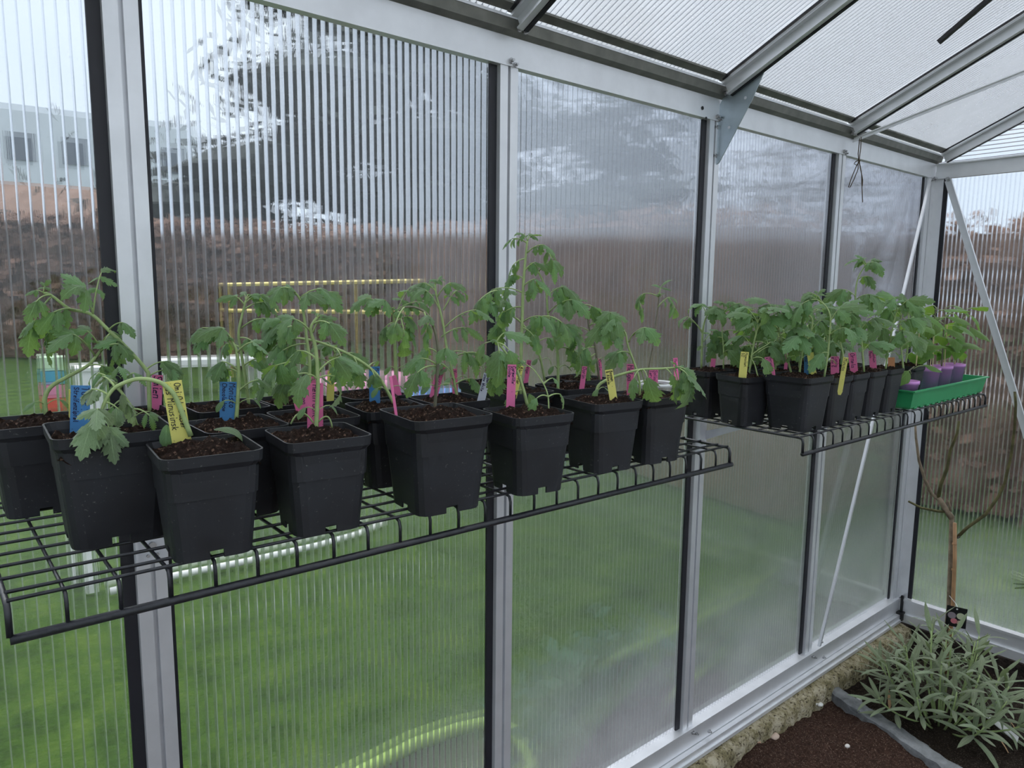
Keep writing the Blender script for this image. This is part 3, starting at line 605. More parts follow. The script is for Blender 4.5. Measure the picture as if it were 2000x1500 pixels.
# ------------------------------------------------------------------ wire shelves
Z1, Z2 = 1.204, 1.178
T1, T2 = -0.0085, -0.0033
def arc(p, q, r, d):   # rounded corner helper, not curved finely: three points
    return [p]
def wire_shelf(label, x0, x1, yf, yb, z, sp, brx, zt=0.0, drop=0.036):
    t = thing('wire_shelf', label, 'shelf', (x0, yb, z))
    def zz(x): return z + zt * (x - x0)
    n = round((x1 - x0) / sp)
    for i in range(n + 1):
        x = x0 + (x1 - x0) * i / n; r = 0.0022 if 0 < i < n else 0.0034; zx = zz(x) - 0.0044
        pts = [(x, yb, zx), (x, yf + 0.010, zx), (x, yf + 0.003, zx - 0.002), (x, yf, zx - 0.010), (x, yf, zx - drop + 0.004)]
        MB().tube(pts, r, 6).obj('cross_wire', M['wire'], t, True)
    y = yf + 0.030; k = 0
    ys = [yf + 0.006]
    while y < yb: ys.append(y); y += 0.042
    ys.append(yb)
    for y in ys:
        MB().tube([(x0, y, zz(x0) - 0.0022 + 0.0005), (x1, y, zz(x1) - 0.0022 + 0.0005)], 0.0022, 6).obj('long_wire', M['wire'], t, True)
    MB().tube([(x0, yf, zz(x0) - drop - 0.004), (x1 + 0.008, yf, zz(x1) - drop - 0.004)], 0.0052, 8).obj('front_rod', M['wire'], t, True)
    for bx in brx:
        zb = zz(bx) - 0.009; b = MB()
        b.box((bx - 0.022, -0.0165, zb - 0.128), (bx + 0.022, -0.0135, zb)); b.box((bx - 0.026, -0.026, zb - 0.128), (bx - 0.022, -0.0135, zb))
        b.prism([(bx + 0.018, -0.0165, zb - 0.092), (bx + 0.018, -0.0165, zb - 0.066), (bx + 0.018, yf * 0.5, zb - 0.002), (bx + 0.018, yf * 0.5, zb - 0.010)], (0.004, 0, 0))
        bo = b.obj('bracket', M['white_metal'], t)
        for dx, dz, r in ((0, -0.098, 0.006), (-0.007, -0.114, 0.0025), (0.007, -0.114, 0.0025)):
            p = Vector((bx + dx, -0.0166, zb + dz)); MB().tube([p, p + Vector((0, -0.004, 0))], r, 8).obj('screw', M['bolt'], bo)
    return t
wire_shelf('black wire grid shelf carrying the taller spread-out pots', -0.220, 1.0, -0.414, -0.022, Z1, 0.0487, (0.0, S), T1)
wire_shelf('black wire grid shelf carrying the close-packed pots and green tray', 1.285, 2.490, -0.420, -0.022, Z2, 0.0482, (2 * S, 3 * S), T2, 0.038)
def zs1(x): return Z1 + T1 * (x + 0.22)
def zs2(x): return Z2 + T2 * (x - 1.285)

# ------------------------------------------------------------------ pots
m_, N, L, out = mat('black_pot_plastic'); b = N('BsdfPrincipled', Roughness=0.42); b.inputs['Specular IOR Level'].default_value = 0.42
tcn = N('TexCoord'); oi = N('ObjectInfo'); av = N('VectorMath', _operation='ADD'); L(tcn.outputs['Object'], av.inputs[0]); L(oi.outputs['Random'], av.inputs[1])
n = N('TexNoise', Scale=240.0, Detail=3.0, Roughness=0.6); L(av.outputs[0], n.inputs['Vector']); n2 = N('TexNoise', Scale=14.0, Detail=4.0); L(av.outputs[0], n2.inputs['Vector'])
sp_ = ramp(N, L, n.outputs[0], [(0.66, (0, 0, 0)), (0.71, (1, 1, 1))]); wh = ramp(N, L, n2.outputs[0], [(0.42, (0, 0, 0)), (0.72, (1, 1, 1))])
ml = N('Math', _operation='MULTIPLY'); L(sp_, ml.inputs[0]); L(wh, ml.inputs[1])
mx = N('Mix', _data_type='RGBA'); L(ml.outputs[0], mx.inputs[0]); L(ramp(N, L, n2.outputs[0], [(0.3, (0.011, 0.011, 0.014)), (0.75, (0.022, 0.024, 0.030))]), mx.inputs[6]); mx.inputs[7].default_value = (0.20, 0.19, 0.18, 1)
L(mx.outputs[2], b.inputs['Base Color']); L(ramp(N, L, n2.outputs[0], [(0.3, (0.46,) * 3), (0.7, (0.60,) * 3)]), b.inputs['Roughness']); L(b.outputs[0], out.inputs[0]); M['pot'] = m_
def rsq(w, r, z, seg=3):
    pts = []; h = w / 2
    for k, (sx_, sy_) in enumerate([(1, 1), (-1, 1), (-1, -1), (1, -1)]):
        for j in range(seg + 1):
            an = R(90 * k + 90 * j / seg); pts.append((sx_ * (h - r) + r * math.cos(an), sy_ * (h - r) + r * math.sin(an), z))
    return pts
def pot_mesh(w, h):
    mb = MB(); wb = w * 0.79; rings = []
    zs = [(wb * 0.90, 0.016, 0.010), (wb, 0.016, 0.010), (wb + (w * .955 - wb) * 0.86, 0.016, h - 0.018), (w * 0.975, 0.013, h - 0.013), (w * 0.985, 0.013, h - 0.012), (w, 0.013, h), (w - 0.004, 0.012, h), (w * 0.93, 0.012, h - 0.010), (w * 0.90, 0.014, h - 0.05)]
    for ww, r, z in zs: rings.append(rsq(ww, min(r, ww / 2 - 0.002), z))
    n = len(rings[0]); vs = [p for r in rings for p in r]; fs = []
    for i in range(len(rings) - 1):
        for j in range(n): fs.append((i * n + j, i * n + (j + 1) % n, (i + 1) * n + (j + 1) % n, (i + 1) * n + j))
    fs.append(tuple(range(n - 1, -1, -1))); mb.add(vs, fs)
    a = rsq(wb, 0.016, 0.011); c = rsq(wb * 0.985, 0.016, 0.0); i_ = rsq(wb - 0.006, 0.014, 0.0); k_ = rsq(wb - 0.006, 0.014, 0.011)   # feet at the corners, drain slots between
    for q in range(4):
        ids = [q * 4 + j for j in range(4)]; nx_ = ids[-1] + 1
        for R_ in (0,):
            pa = [a[j] for j in ids]; pc = [c[j] for j in ids]; pi = [i_[j] for j in ids]; pk = [k_[j] for j in ids]
            # run each corner 34 mm along both sides
            def ext(P, P2, t=0.36): return tuple(P[e] + (P2[e] - P[e]) * t for e in range(3))
            pv, nx2 = (q * 4 - 1) % 16, (q * 4 + 4) % 16
            A_ = [ext(a[ids[0]], a[pv])] + pa + [ext(a[ids[-1]], a[nx2])]; C_ = [ext(c[ids[0]], c[pv])] + pc + [ext(c[ids[-1]], c[nx2])]; I_ = [ext(i_[ids[0]], i_[pv])] + pi + [ext(i_[ids[-1]], i_[nx2])]
            K_ = [ext(k_[ids[0]], k_[pv])] + pk + [ext(k_[ids[-1]], k_[nx2])]
            m6 = len(A_); f = []
            for j in range(m6 - 1): f += [(m6 + j, m6 + j + 1, j + 1, j), (2 * m6 + j + 1, 2 * m6 + j, 3 * m6 + j, 3 * m6 + j + 1), (m6 + j + 1, m6 + j, 2 * m6 + j, 2 * m6 + j + 1)]
            f += [(0, 3 * m6, 2 * m6, m6), (m6 - 1, 2 * m6 - 1, 3 * m6 - 1, 4 * m6 - 1)]
            mb.add(A_ + C_ + I_ + K_, f)
    me = mb.mesh('pot', M['pot']); return me
POTM = {}
def soil_mesh(w, seed, mound=0.010):
    mb = MB(); n = 30; vs = []; fs = []; r_ = random.Random(seed)
    for i in range(n + 1):
        for j in range(n + 1):
            x = (i / n - .5) * w; y = (j / n - .5) * w; p = Vector((x, y, seed * 3.7)); e = max(abs(x), abs(y)) / (w / 2)
            z = mound * (1 - e ** 3) + 0.008 * noise.noise(p * 45) + 0.0065 * noise.noise(p * 130) + r_.uniform(-0.0012, 0.0016)
            vs.append((x, y, z if e < 0.99 else z - 0.006))
    for i in range(n):
        for j in range(n): fs.append((i * (n + 1) + j, (i + 1) * (n + 1) + j, (i + 1) * (n + 1) + j + 1, i * (n + 1) + j + 1))
    mb.add(vs, fs); me = mb.mesh('soil', M['soil'], False); return me
SOILM = {}
def pot_thing(label, x, y, rot, zf, w=0.11, h=0.125, name='potted_tomato_plant', cat='plant', group='potted tomato plants', fill=0.009, k=0):
    z = zf(x); t = thing(name, label, cat, (x, y, z), group)
    mw = Matrix.Translation((x, y, z)) @ Matrix.Rotation(R(rot), 4, 'Z')
    if (w, h) not in POTM: POTM[(w, h)] = pot_mesh(w, h)
    put('pot', POTM[(w, h)], t, mw)
    key = (w, k % 5)
    if key not in SOILM: SOILM[key] = soil_mesh(w * 0.915, k % 5 + 1)
    put('soil', SOILM[key], t, mw @ Matrix.Translation((0, 0, h - fill)))
    t['soil_z'] = z + h - fill; WM[t] = Matrix.Translation((x, y, z))
    return t

# ------------------------------------------------------------------ leaves
def leaf_material(name, top, under, glow, veins=True, hairy=0.25, rough=0.55):
    m_, N, L, out = mat(name)
    uv = N('UVMap'); sp = N('SeparateXYZ'); L(uv.outputs[0], sp.inputs[0])
    oi = N('ObjectInfo'); n = N('TexNoise', Scale=55.0, Detail=4.0); tcn = N('TexCoord'); L(tcn.outputs['Object'], n.inputs['Vector'])
    hv = N('HueSaturation'); rr = N('MapRange'); rr.inputs[3].default_value = 0.72; rr.inputs[4].default_value = 1.32; L(oi.outputs['Random'], rr.inputs[0])
    hh = N('MapRange'); hh.inputs[3].default_value = 0.485; hh.inputs[4].default_value = 0.515; L(oi.outputs['Random'], hh.inputs[0]); L(hh.outputs[0], hv.inputs['Hue'])
    L(rr.outputs[0], hv.inputs['Value']); L(ramp(N, L, n.outputs[0], [(0.3, tuple(c * 0.75 for c in top)), (0.7, tuple(c * 1.25 for c in top))]), hv.inputs['Color'])
    # vein mask from leaf coordinates: midrib and slanted side veins
    ab = N('Math', _operation='ABSOLUTE'); vy = N('Math', _operation='SUBTRACT'); vy.inputs[1].default_value = 0.5; L(sp.outputs['Y'], vy.inputs[0]); L(vy.outputs[0], ab.inputs[0])
    mid = N('MapRange'); mid.inputs[1].default_value = 0.035; mid.inputs[2].default_value = 0.015; L(ab.outputs[0], mid.inputs[0])
    s1 = N('Math', _operation='MULTIPLY_ADD'); L(ab.outputs[0], s1.inputs[0]); s1.inputs[1].default_value = -0.75; L(sp.outputs['X'], s1.inputs[2])
    s2 = N('Math', _operation='MULTIPLY'); L(s1.outputs[0], s2.inputs[0]); s2.inputs[1].default_value = 6.5
    s3 = N('Math', _operation='FRACT'); L(s2.outputs[0], s3.inputs[0]); s4 = N('Math', _operation='SUBTRACT'); L(s3.outputs[0], s4.inputs[0]); s4.inputs[1].default_value = 0.5
    s5 = N('Math', _operation='ABSOLUTE'); L(s4.outputs[0], s5.inputs[0]); s6 = N('MapRange'); s6.inputs[1].default_value = 0.10; s6.inputs[2].default_value = 0.03; s6.inputs[4].default_value = 0.55; L(s5.outputs[0], s6.inputs[0])
    vm = N('Math', _operation='MAXIMUM'); L(mid.outputs[0], vm.inputs[0]); L(s6.outputs[0], vm.inputs[1])
    mv = N('Mix', _data_type='RGBA'); vf = N('Math', _operation='MULTIPLY'); vf.inputs[1].default_value = 0.55; L(vm.outputs[0], vf.inputs[0]); L(vf.outputs[0], mv.inputs[0]); L(hv.outputs[0], mv.inputs[6]); mv.inputs[7].default_value = (*[min(1, c * 2.3 + 0.03) for c in top], 1)
    gm = N('NewGeometry'); mu = N('Mix', _data_type='RGBA'); L(gm.outputs['Backfacing'], mu.inputs[0]); L(mv.outputs[2], mu.inputs[6]); mu.inputs[7].default_value = (*under, 1)
    bs = N('BsdfPrincipled', Roughness=rough); bs.inputs['Specular IOR Level'].default_value = 0.35; L(mu.outputs[2], bs.inputs['Base Color'])
    bs.inputs['Sheen Weight'].default_value = hairy; bs.inputs['Sheen Roughness'].default_value = 0.5
    hb = N('Math', _operation='MULTIPLY_ADD'); L(vm.outputs[0], hb.inputs[0]); hb.inputs[1].default_value = -0.7; L(n.outputs[0], hb.inputs[2])
    bp = N('Bump', Strength=0.55, Distance=0.002); L(hb.outputs[0], bp.inputs['Height']); L(bp.outputs[0], bs.inputs['Normal'])
    tl = N('BsdfTranslucent'); tl.inputs[0].default_value = (*glow, 1); ms = N('MixShader'); ms.inputs[0].default_value = 0.36; L(bs.outputs[0], ms.inputs[1]); L(tl.outputs[0], ms.inputs[2])
    L(ms.outputs[0], out.inputs[0]); return m_
M['leaf'] = leaf_material('tomato_leaf', (0.128, 0.228, 0.098), (0.19, 0.29, 0.13), (0.30, 0.52, 0.08))
M['leaf_pale'] = leaf_material('wilted_tomato_leaf', (0.20, 0.29, 0.15), (0.26, 0.34, 0.20), (0.30, 0.42, 0.14), hairy=0.5)
M['pepper'] = leaf_material('pepper_leaf', (0.095, 0.190, 0.040), (0.16, 0.26, 0.09), (0.28, 0.48, 0.06), hairy=0.0, rough=0.4)
M['lance'] = leaf_material('grey_green_lance_leaf', (0.20, 0.25, 0.145), (0.17, 0.21, 0.13), (0.16, 0.22, 0.07), hairy=0.3)
M['dry'] = simple('dry_leaf', (0.42, 0.26, 0.14), 0.8, 0, 0.2, 40)
M['stem'] = simple('hairy_green_stem', (0.32, 0.42, 0.17), 0.6, 0, 0.15, 80)
M['stem_d'] = simple('purplish_stem', (0.16, 0.15, 0.10), 0.6, 0, 0.15, 80)
def leaf_mesh(kind, curl, fold, seed, matl, nt=16):
    """one blade lying along +X (length 1), its upper face +Z"""
    r_ = random.Random(seed); mb = MB(); vs = []; fs = []; uv = []
    for i in range(nt + 1):
        t = i / nt
        if kind == 'tomato':
            base = 0.30 * (math.sin(math.pi * min(1, t * 0.96 + 0.03)) ** 0.75) * (1.25 - 0.75 * t); w = base * (0.62 + 0.55 * abs(math.sin(t * math.pi * 3.0 + 0.35)) ** 0.8)
            if i % 2 == 0: w *= 0.80
        elif kind == 'narrow':
            base = 0.18 * (math.sin(math.pi * min(1, t * 0.97 + 0.02)) ** 0.8) * (1.2 - 0.5 * t); w = base * (0.62 if i % 2 == 0 else 1.18)
        elif kind == 'pepper': w = 0.27 * (math.sin(math.pi * t ** 0.86) ** 0.9) * (1.15 - 0.35 * t)
        elif kind == 'lance': w = 0.075 * (math.sin(math.pi * min(1, t * 0.97 + 0.015)) ** 0.75)
        else: w = 0.24 * math.sin(math.pi * min(1, t * 0.96 + 0.02)) ** 0.7
        if i == nt: w = 0.002
        th = curl * t; x = math.sin(th) / curl if abs(curl) > 1e-3 else t; z = -(1 - math.cos(th)) / curl if abs(curl) > 1e-3 else 0
        nx_, nz_ = math.sin(th), math.cos(th)
        wv = 0.018 * math.sin(t * 17 + seed)
        for k, s_ in enumerate((-1, -0.5, 0, 0.5, 1)):
            jw = w * (1 + r_.uniform(-0.06, 0.06) * abs(s_)); a = abs(s_) * jw
            lift = -a * fold - (0.5 * fold * a * a / 0.3) + (wv * abs(s_) * (1 if s_ > 0 else -1)) * (0.6 if kind in ('tomato', 'narrow', 'pepper') else 0.2)
            fwd = 0.42 * a if kind in ('tomato', 'narrow') and abs(s_) == 1 and i % 2 else 0.0
            vs.append((x + fwd * math.cos(th) + nx_ * lift * 0.0, s_ * jw, z + lift * nz_)); uv.append((t, 0.5 + s_ * 0.5))
    for i in range(nt):
        for k in range(4): fs.append((i * 5 + k, (i + 1) * 5 + k, (i + 1) * 5 + k + 1, i * 5 + k + 1))
    mb.add(vs, fs); me = mb.mesh('leaflet_blade', matl, True); ul = me.uv_layers.new(name='UVMap')
    for lp in me.loops: ul.data[lp.index].uv = uv[lp.vertex_index]
    return me
LM = {k: [] for k in ('tomato', 'narrow', 'pale', 'pepper', 'lance', 'coty')}
for q in range(6): LM['tomato'].append(leaf_mesh('tomato', 0.5 + 0.28 * q, 0.25 + 0.09 * (q % 4), q, M['leaf']))
for q in range(4): LM['narrow'].append(leaf_mesh('narrow', 0.7 + 0.4 * q, 0.35, 20 + q, M['leaf']))
for q in range(4): LM['pale'].append(leaf_mesh('tomato', 0.3 + 0.4 * q, 0.45, 30 + q, M['leaf_pale']))
for q in range(4): LM['pepper'].append(leaf_mesh('pepper', 0.4 + 0.35 * q, 0.30, 40 + q, M['pepper'], 10))
for q in range(5): LM['lance'].append(leaf_mesh('lance', 0.1 + 0.3 * q, 0.25, 50 + q, M['lance'], 8))
for q in range(2): LM['coty'].append(leaf_mesh('coty', 0.5 + 0.7 * q, 0.2, 60 + q, M['leaf'], 8))
rl = random.Random(11)
def frame(loc, d, nrm, sc):
    x = Vector(d).normalized(); z = Vector(nrm) - x * Vector(nrm).dot(x); z = z.normalized() if z.length > 1e-5 else x.orthogonal().normalized(); y = z.cross(x)
    return Matrix(((x.x * sc, y.x * sc, z.x * sc, loc[0]), (x.y * sc, y.y * sc, z.y * sc, loc[1]), (x.z * sc, y.z * sc, z.z * sc, loc[2]), (0, 0, 0, 1)))
UP = Vector((0, 0, 1))
def clampw(p): return Vector((min(p.x, XC - 0.03), min(p.y, -0.024), p.z))
def bez(a, b, c, n):
    return [a * (1 - t) ** 2 + b * 2 * t * (1 - t) + c * t * t for t in [i / n for i in range(n + 1)]]
def compound_leaf(parent, a, b, L_, kind='tomato', pairs=2, arch=0.22, stem='stem', sag=0.55, rad=0.0011, toward=0.5, name='leaf'):
    """rachis from a to b, one end leaflet of length L_ and side leaflets, all hanging a little"""
    L_ = L_ * 1.12; a = Vector(a); b = Vector(b); ln = (b - a).length; mid = (a + b) / 2 + UP * ln * arch
    pts = bez(a, mid, b, 6); mb = MB(); mb.tube(pts, [rad * 1.25, rad * 1.2, rad * 1.1, rad, rad * .9, rad * .8, rad * .6], 5)
    o = put(name, mb.mesh('rachis', M[stem], True), parent, Matrix.Identity(4))
    tocam = (CAM - b); tocam.z = 0; tocam.normalize()
    def add(at, d, sc):
        d = Vector(d).normalized(); nrm = UP * rl.uniform(0.5, 1.0) + tocam * rl.uniform(0.1, toward + 0.35) + Vector((rl.uniform(-.35, .35), rl.uniform(-.35, .35), 0))
        tip = at + d * sc * 0.85
        if tip.y > -0.012: d = Vector((d.x, min(d.y, 0) - 0.25, d.z - 0.2)).normalized()
        put('leaflet', rl.choice(LM[kind]), o, frame(at, d, nrm, sc * rl.uniform(0.92, 1.1)))
    dE = (pts[-1] - pts[-2]).normalized(); add(pts[-1], dE * 1.0 + Vector((0, 0, -sag)), L_)
    for k in range(pairs):
        t = 1.0 - (0.10 + 0.34 * k); i = max(1, min(5, round(t * 6))); p = pts[i]; d = (pts[i + 1] - pts[i - 1]).normalized()
        sdv = d.cross(tocam * 0.55 + UP * 0.85).normalized(); sc = L_ * (0.80 - 0.16 * k)
        for s_ in (-1, 1):
            add(p, d * rl.uniform(0.35, 0.7) + sdv * s_ * rl.uniform(0.75, 1.0) + Vector((0, 0, -sag * rl.uniform(0.5, 1.3))) + tocam * rl.uniform(-0.3, 0.35), sc)
    return o
def pxlen(px, P): return px * depth(P) / FPX
def stem_obj(parent, pts, r0, r1, stem='stem'):
    P = [Vector(p) for p in pts]; Q = []
    n = len(P)                                            # Catmull-Rom through the traced points
    for i in range(n - 1):
        p0 = P[max(i - 1, 0)]; p1 = P[i]; p2 = P[i + 1]; p3 = P[min(i + 2, n - 1)]
        for k in range(4):
            t = k / 4; Q.append(0.5 * ((2 * p1) + (p2 - p0) * t + (2 * p0 - 5 * p1 + 4 * p2 - p3) * t * t + (3 * p1 - p0 - 3 * p2 + p3) * t ** 3))
    Q.append(P[-1]); mb = MB(); k = len(Q); mb.tube(Q, [r0 + (r1 - r0) * i / (k - 1) for i in range(k)], 7)
    return mb.obj('stem', M[stem], parent, True)
def shoot(t, anchor, stempx, leaves=(), r=0.0026, stem='stem', kind='tomato', dep=0.0, coty=1, top=20, soil=True):
    """stem traced over pixels on the upright plane through the plant's foot; leaves: (u0,v0,u1,v1,length px[,pairs[,dy]])"""
    A = Vector(anchor)
    P = [clampw(facing(u, v, A)) for u, v in stempx]
    if soil: P[0] = P[0] + Vector((0, 0, -0.006))
    stem_obj(t, P, r, r * 0.55, stem)
    for lf in leaves:
        u0, v0, u1, v1, Lp = lf[:5]; pr = lf[5] if len(lf) > 5 else 2; dy = lf[6] if len(lf) > 6 else rl.uniform(-0.030, 0.018); kd = lf[7] if len(lf) > 7 else kind
        a = clampw(facing(u0, v0, A)); b = facing(u1, v1, A); b = clampw(CAM + (b - CAM) * (1 + dy / max(0.3, (b - CAM).length)))
        compound_leaf(t, a, b, pxlen(Lp, b), kd, pr, stem='stem')
    if top:                                               # young leaves at the growing tip
        d = (P[-1] - P[-2]).normalized()
        for k in range(3):
            an = rl.uniform(0, 6.28); e = P[-1] + (d * 0.7 + Vector((math.cos(an), math.sin(an), 0.3)) * 0.8).normalized() * pxlen(top, P[-1]) * 0.6
            compound_leaf(t, P[-1], clampw(e), pxlen(top, P[-1]) * 0.75, kind, 1, stem='stem', rad=0.0007, sag=0.2)
    if coty:
        for s_ in (-1, 1):
            a = P[0] + (P[1] - P[0]) * 0.6; b = a + Vector((s_ * 0.018 * rl.uniform(.7, 1.2), rl.uniform(-0.014, 0.0), 0.008)); mb = MB(); mb.tube(bez(a, (a + b) / 2 + UP * 0.006, b, 3), 0.0007, 5)
            o = put('cotyledon', mb.mesh('cotyledon_stalk', M['stem'], True), t); put('blade', rl.choice(LM['coty']), o, frame(b, (s_, -0.3, -0.5), (0, -0.4, 1), 0.020))
def fill_leaves(t, P, n, L_, spread, kind='tomato', pairs=2, rnd=None):
    """extra leaves round a short plant: P foot of crown, spread reach in metres"""
    rnd = rnd or rl
    for k in range(n):
        an = 6.2832 * (k + rnd.random() * 0.6) / n; h = rnd.uniform(0.0, 1.0)
        a = P + Vector((0, 0, h * spread * 0.9)); b = a + Vector((math.cos(an) * spread * rnd.uniform(.5, 1), math.sin(an) * spread * 0.8 * rnd.uniform(.5, 1), rnd.uniform(-0.2, 0.55) * spread))
        compound_leaf(t, a, clampw(b), L_ * rnd.uniform(0.75, 1.15), kind, pairs)

# ------------------------------------------------------------------ the plants, pot by pot
POTS = {}
def plant(key, label, x, y, rot, zf=None, w=0.11, h=0.122, fill=0.009):
    t = pot_thing(label, x, y, rot, zf or zs1, w, h, fill=fill, k=len(POTS), group='potted tomato plants on the wire shelves'); POTS[key] = (t, x, y, w); return t
def foot(key, u, v, m=0.036):
    t, x, y, w = POTS[key]; z = t['soil_z'] + 0.008; p = gz(u, v, z); k = w / 0.11 * m
    return Vector((min(max(p.x, x - k), x + k), min(max(p.y, y - k), y + k), z))
def grow(key, stempx, leaves=(), **kw):
    shoot(POTS[key][0], foot(key, *stempx[0]), stempx, leaves, **kw)
# front shelf ---------------------------------------------------------------
plant('A', 'tomato plant with one arching stem, in the pot behind the blue Tubis label', -0.150, -0.084, 0)
grow('A', [(90, 803), (87, 780), (100, 755), (130, 737), (170, 715), (187, 697), (200, 680)], [(198, 684, 170, 646, 44, 1), (187, 697, 140, 652, 58, 1, -0.03), (195, 688, 232, 672, 42, 1), (170, 715, 205, 716, 34, 1), (198, 682, 218, 648, 36, 1)], r=0.0034, top=20)
plant('A2', 'tomato plant with long slanting stem rising behind the tilted yellow label', -0.036, -0.090, 0)
grow('A2', [(292, 800), (290, 740), (285, 722), (250, 682), (212, 645), (180, 615), (152, 607), (135, 603), (100, 577), (85, 572)],
     [(182, 616, 165, 560, 62, 1, -0.02), (181, 616, 198, 532, 40, 2, 0.01), (150, 606, 105, 610, 56, 2, -0.02), (103, 578, 62, 640, 62, 1), (100, 577, 70, 590, 42, 1), (135, 603, 92, 655, 58, 1, 0.01), (212, 645, 240, 630, 34, 1), (250, 682, 228, 664, 40, 1), (285, 722, 322, 706, 44, 1, 0.0), (262, 695, 226, 690, 40, 1), (290, 735, 340, 722, 40, 1)], r=0.0032, top=24, coty=0)
plant('B', 'small tomato plant in the wide pot holding the blue Tubis label', -0.095, -0.256, -3, w=0.128, h=0.135, fill=0.020)
grow('B', [(262, 832), (258, 800), (240, 770), (222, 745)], [(258, 800, 292, 812, 36, 1), (255, 795, 270, 835, 32, 1), (240, 770, 205, 742, 36, 2), (228, 752, 190, 728, 36, 2), (235, 760, 262, 728, 36, 1), (222, 745, 232, 716, 34, 1), (245, 778, 215, 800, 34, 1)], r=0.0024, kind='narrow', top=26)
plant('C', 'tomato plant bowed over with pale wilted leaves, in the tilted yellow label pot', -0.020, -0.378, -5)
grow('C', [(372, 842), (345, 780), (327, 757), (307, 745), (275, 740), (250, 745), (225, 757), (210, 775), (200, 797), (197, 812)],
     [(198, 812, 180, 822, 72, 1, -0.02, 'pale'), (200, 800, 215, 845, 60, 1, -0.01, 'pale'), (205, 785, 232, 800, 48, 1, 0.0, 'pale'), (212, 772, 178, 760, 46, 2, 0.0, 'pale'), (226, 757, 250, 790, 46, 2, 0.01, 'pale'), (197, 812, 190, 800, 50, 1, -0.03, 'pale'), (225, 757, 200, 735, 40, 2, 0.02, 'pale')], r=0.0031, top=0, coty=0)
t = POTS['C'][0]; p = foot('C', 388, 842); put('cotyledon', leaf_mesh('coty', 1.8, 0.25, 71, M['leaf']), t, frame(p + Vector((0, 0, 0.012)), (0.8, -0.5, 0.4), (0, -0.2, 1), 0.042)); put('cotyledon', leaf_mesh('coty', 1.2, 0.2, 72, M['leaf']), t, frame(p + Vector((-0.048, 0.02, 0.020)), (-0.25, -0.6, -0.8), (-0.3, -1, 0.4), 0.030))
plant('E', 'tomato plant with drooping side leaf in the pot of the blue Monisto label', 0.060, -0.256, 0)
grow('E', [(461, 812), (465, 770), (466, 720), (462, 685), (452, 665)], [(460, 682, 404, 645, 62, 1), (455, 668, 432, 640, 54, 1), (452, 665, 395, 640, 50, 2, 0.01), (464, 722, 432, 706, 54, 1), (465, 765, 505, 742, 36, 1), (466, 728, 440, 722, 46, 1), (462, 690, 495, 668, 40, 1)], r=0.0030, top=14)
plant('F', 'tall tomato plant behind the Monisto pot with a leafy top', 0.098, -0.094, 0)
grow('F', [(486, 784), (480, 745), (470, 682), (466, 650), (475, 607), (480, 587)], [(478, 592, 512, 575, 46, 2), (478, 596, 458, 578, 34, 1), (472, 640, 520, 622, 46, 2), (476, 605, 520, 590, 40, 2), (468, 660, 500, 672, 40, 2), (475, 715, 510, 700, 44, 2), (470, 680, 440, 672, 38, 1)], r=0.0028, top=28)
plant('D', 'upright tomato plant with big side leaves in the pot of the pink Hellfrucht label', 0.121, -0.376, -6)
grow('D', [(617, 834), (620, 780), (621, 745), (617, 682), (607, 647), (612, 630), (620, 620)], [(620, 728, 662, 698, 66, 1), (619, 740, 600, 732, 72, 0, -0.015), (617, 700, 580, 685, 44, 1), (607, 648, 570, 622, 44, 2), (612, 632, 644, 632, 52, 1), (619, 740, 655, 735, 70, 0, 0.01), (610, 650, 628, 622, 30, 1)], r=0.0031, top=16)
for s_, pp in ((-1, [(612, 826), (596, 800), (578, 806), (568, 828)]), (1, [(622, 824), (640, 810), (650, 818), (649, 838)])):
    A_ = foot('D', 617, 834); MB().tube(bez(facing(*pp[0], A_), (facing(*pp[1], A_) + facing(*pp[2], A_)) / 2 + UP * 0.012, facing(*pp[3], A_), 8), 0.0012, 5).obj('cotyledon', M['stem'], POTS['D'][0], True)
plant('G', 'tall tomato plant with broad dark crown in the pink Rio Fuego label pot', 0.174, -0.247, -5)
grow('G', [(603, 790), (605, 712), (600, 670), (595, 625), (587, 587), (575, 570)], [(578, 572, 548, 562, 44, 2), (590, 592, 650, 570, 56, 2), (588, 590, 602, 572, 48, 1), (585, 583, 628, 565, 46, 1), (600, 672, 545, 690, 52, 2), (604, 715, 535, 716, 66, 2, -0.03), (604, 730, 560, 742, 60, 1, -0.02), (598, 640, 560, 640, 44, 2)], r=0.0029, top=24, stem='stem')
plant('F2', 'tomato plant behind the Rio Fuego pot with low broad leaves', 0.215, -0.095, 0)
grow('F2', [(640, 780), (642, 740), (650, 705), (655, 690)], [(648, 712, 615, 700, 46, 1), (652, 700, 690, 690, 40, 2), (645, 725, 690, 725, 44, 1), (655, 692, 640, 668, 38, 2)], r=0.0026, top=20)
plant('H', 'tomato plant whose long level stem sweeps out of the numbered blue label pot', 0.305, -0.236, -8)
grow('H', [(776, 792), (742, 740), (720, 717), (690, 697), (655, 680), (612, 665), (557, 657)], [(655, 680, 668, 702, 66, 1), (690, 697, 700, 718, 40, 1), (722, 718, 732, 736, 34, 1), (720, 716, 735, 708, 26, 0), (560, 658, 528, 640, 52, 2), (575, 660, 548, 625, 46, 2), (600, 664, 545, 672, 46, 2), (558, 657, 520, 668, 42, 2)], r=0.0029, top=26)
plant('H2', 'tomato plant with thick pale stem, standing behind the numbered blue label pot', 0.345, -0.100, 0)
grow('H2', [(775, 760), (772, 695), (770, 630), (768, 612)], [(769, 614, 715, 582, 46, 2), (769, 616, 750, 585, 42, 1), (770, 625, 800, 562, 46, 2), (770, 632, 795, 618, 40, 1), (770, 630, 752, 640, 36, 1), (770, 634, 800, 642, 46, 1), (771, 640, 786, 668, 50, 0, -0.01), (768, 612, 820, 590, 36, 2)], r=0.0036, top=22)
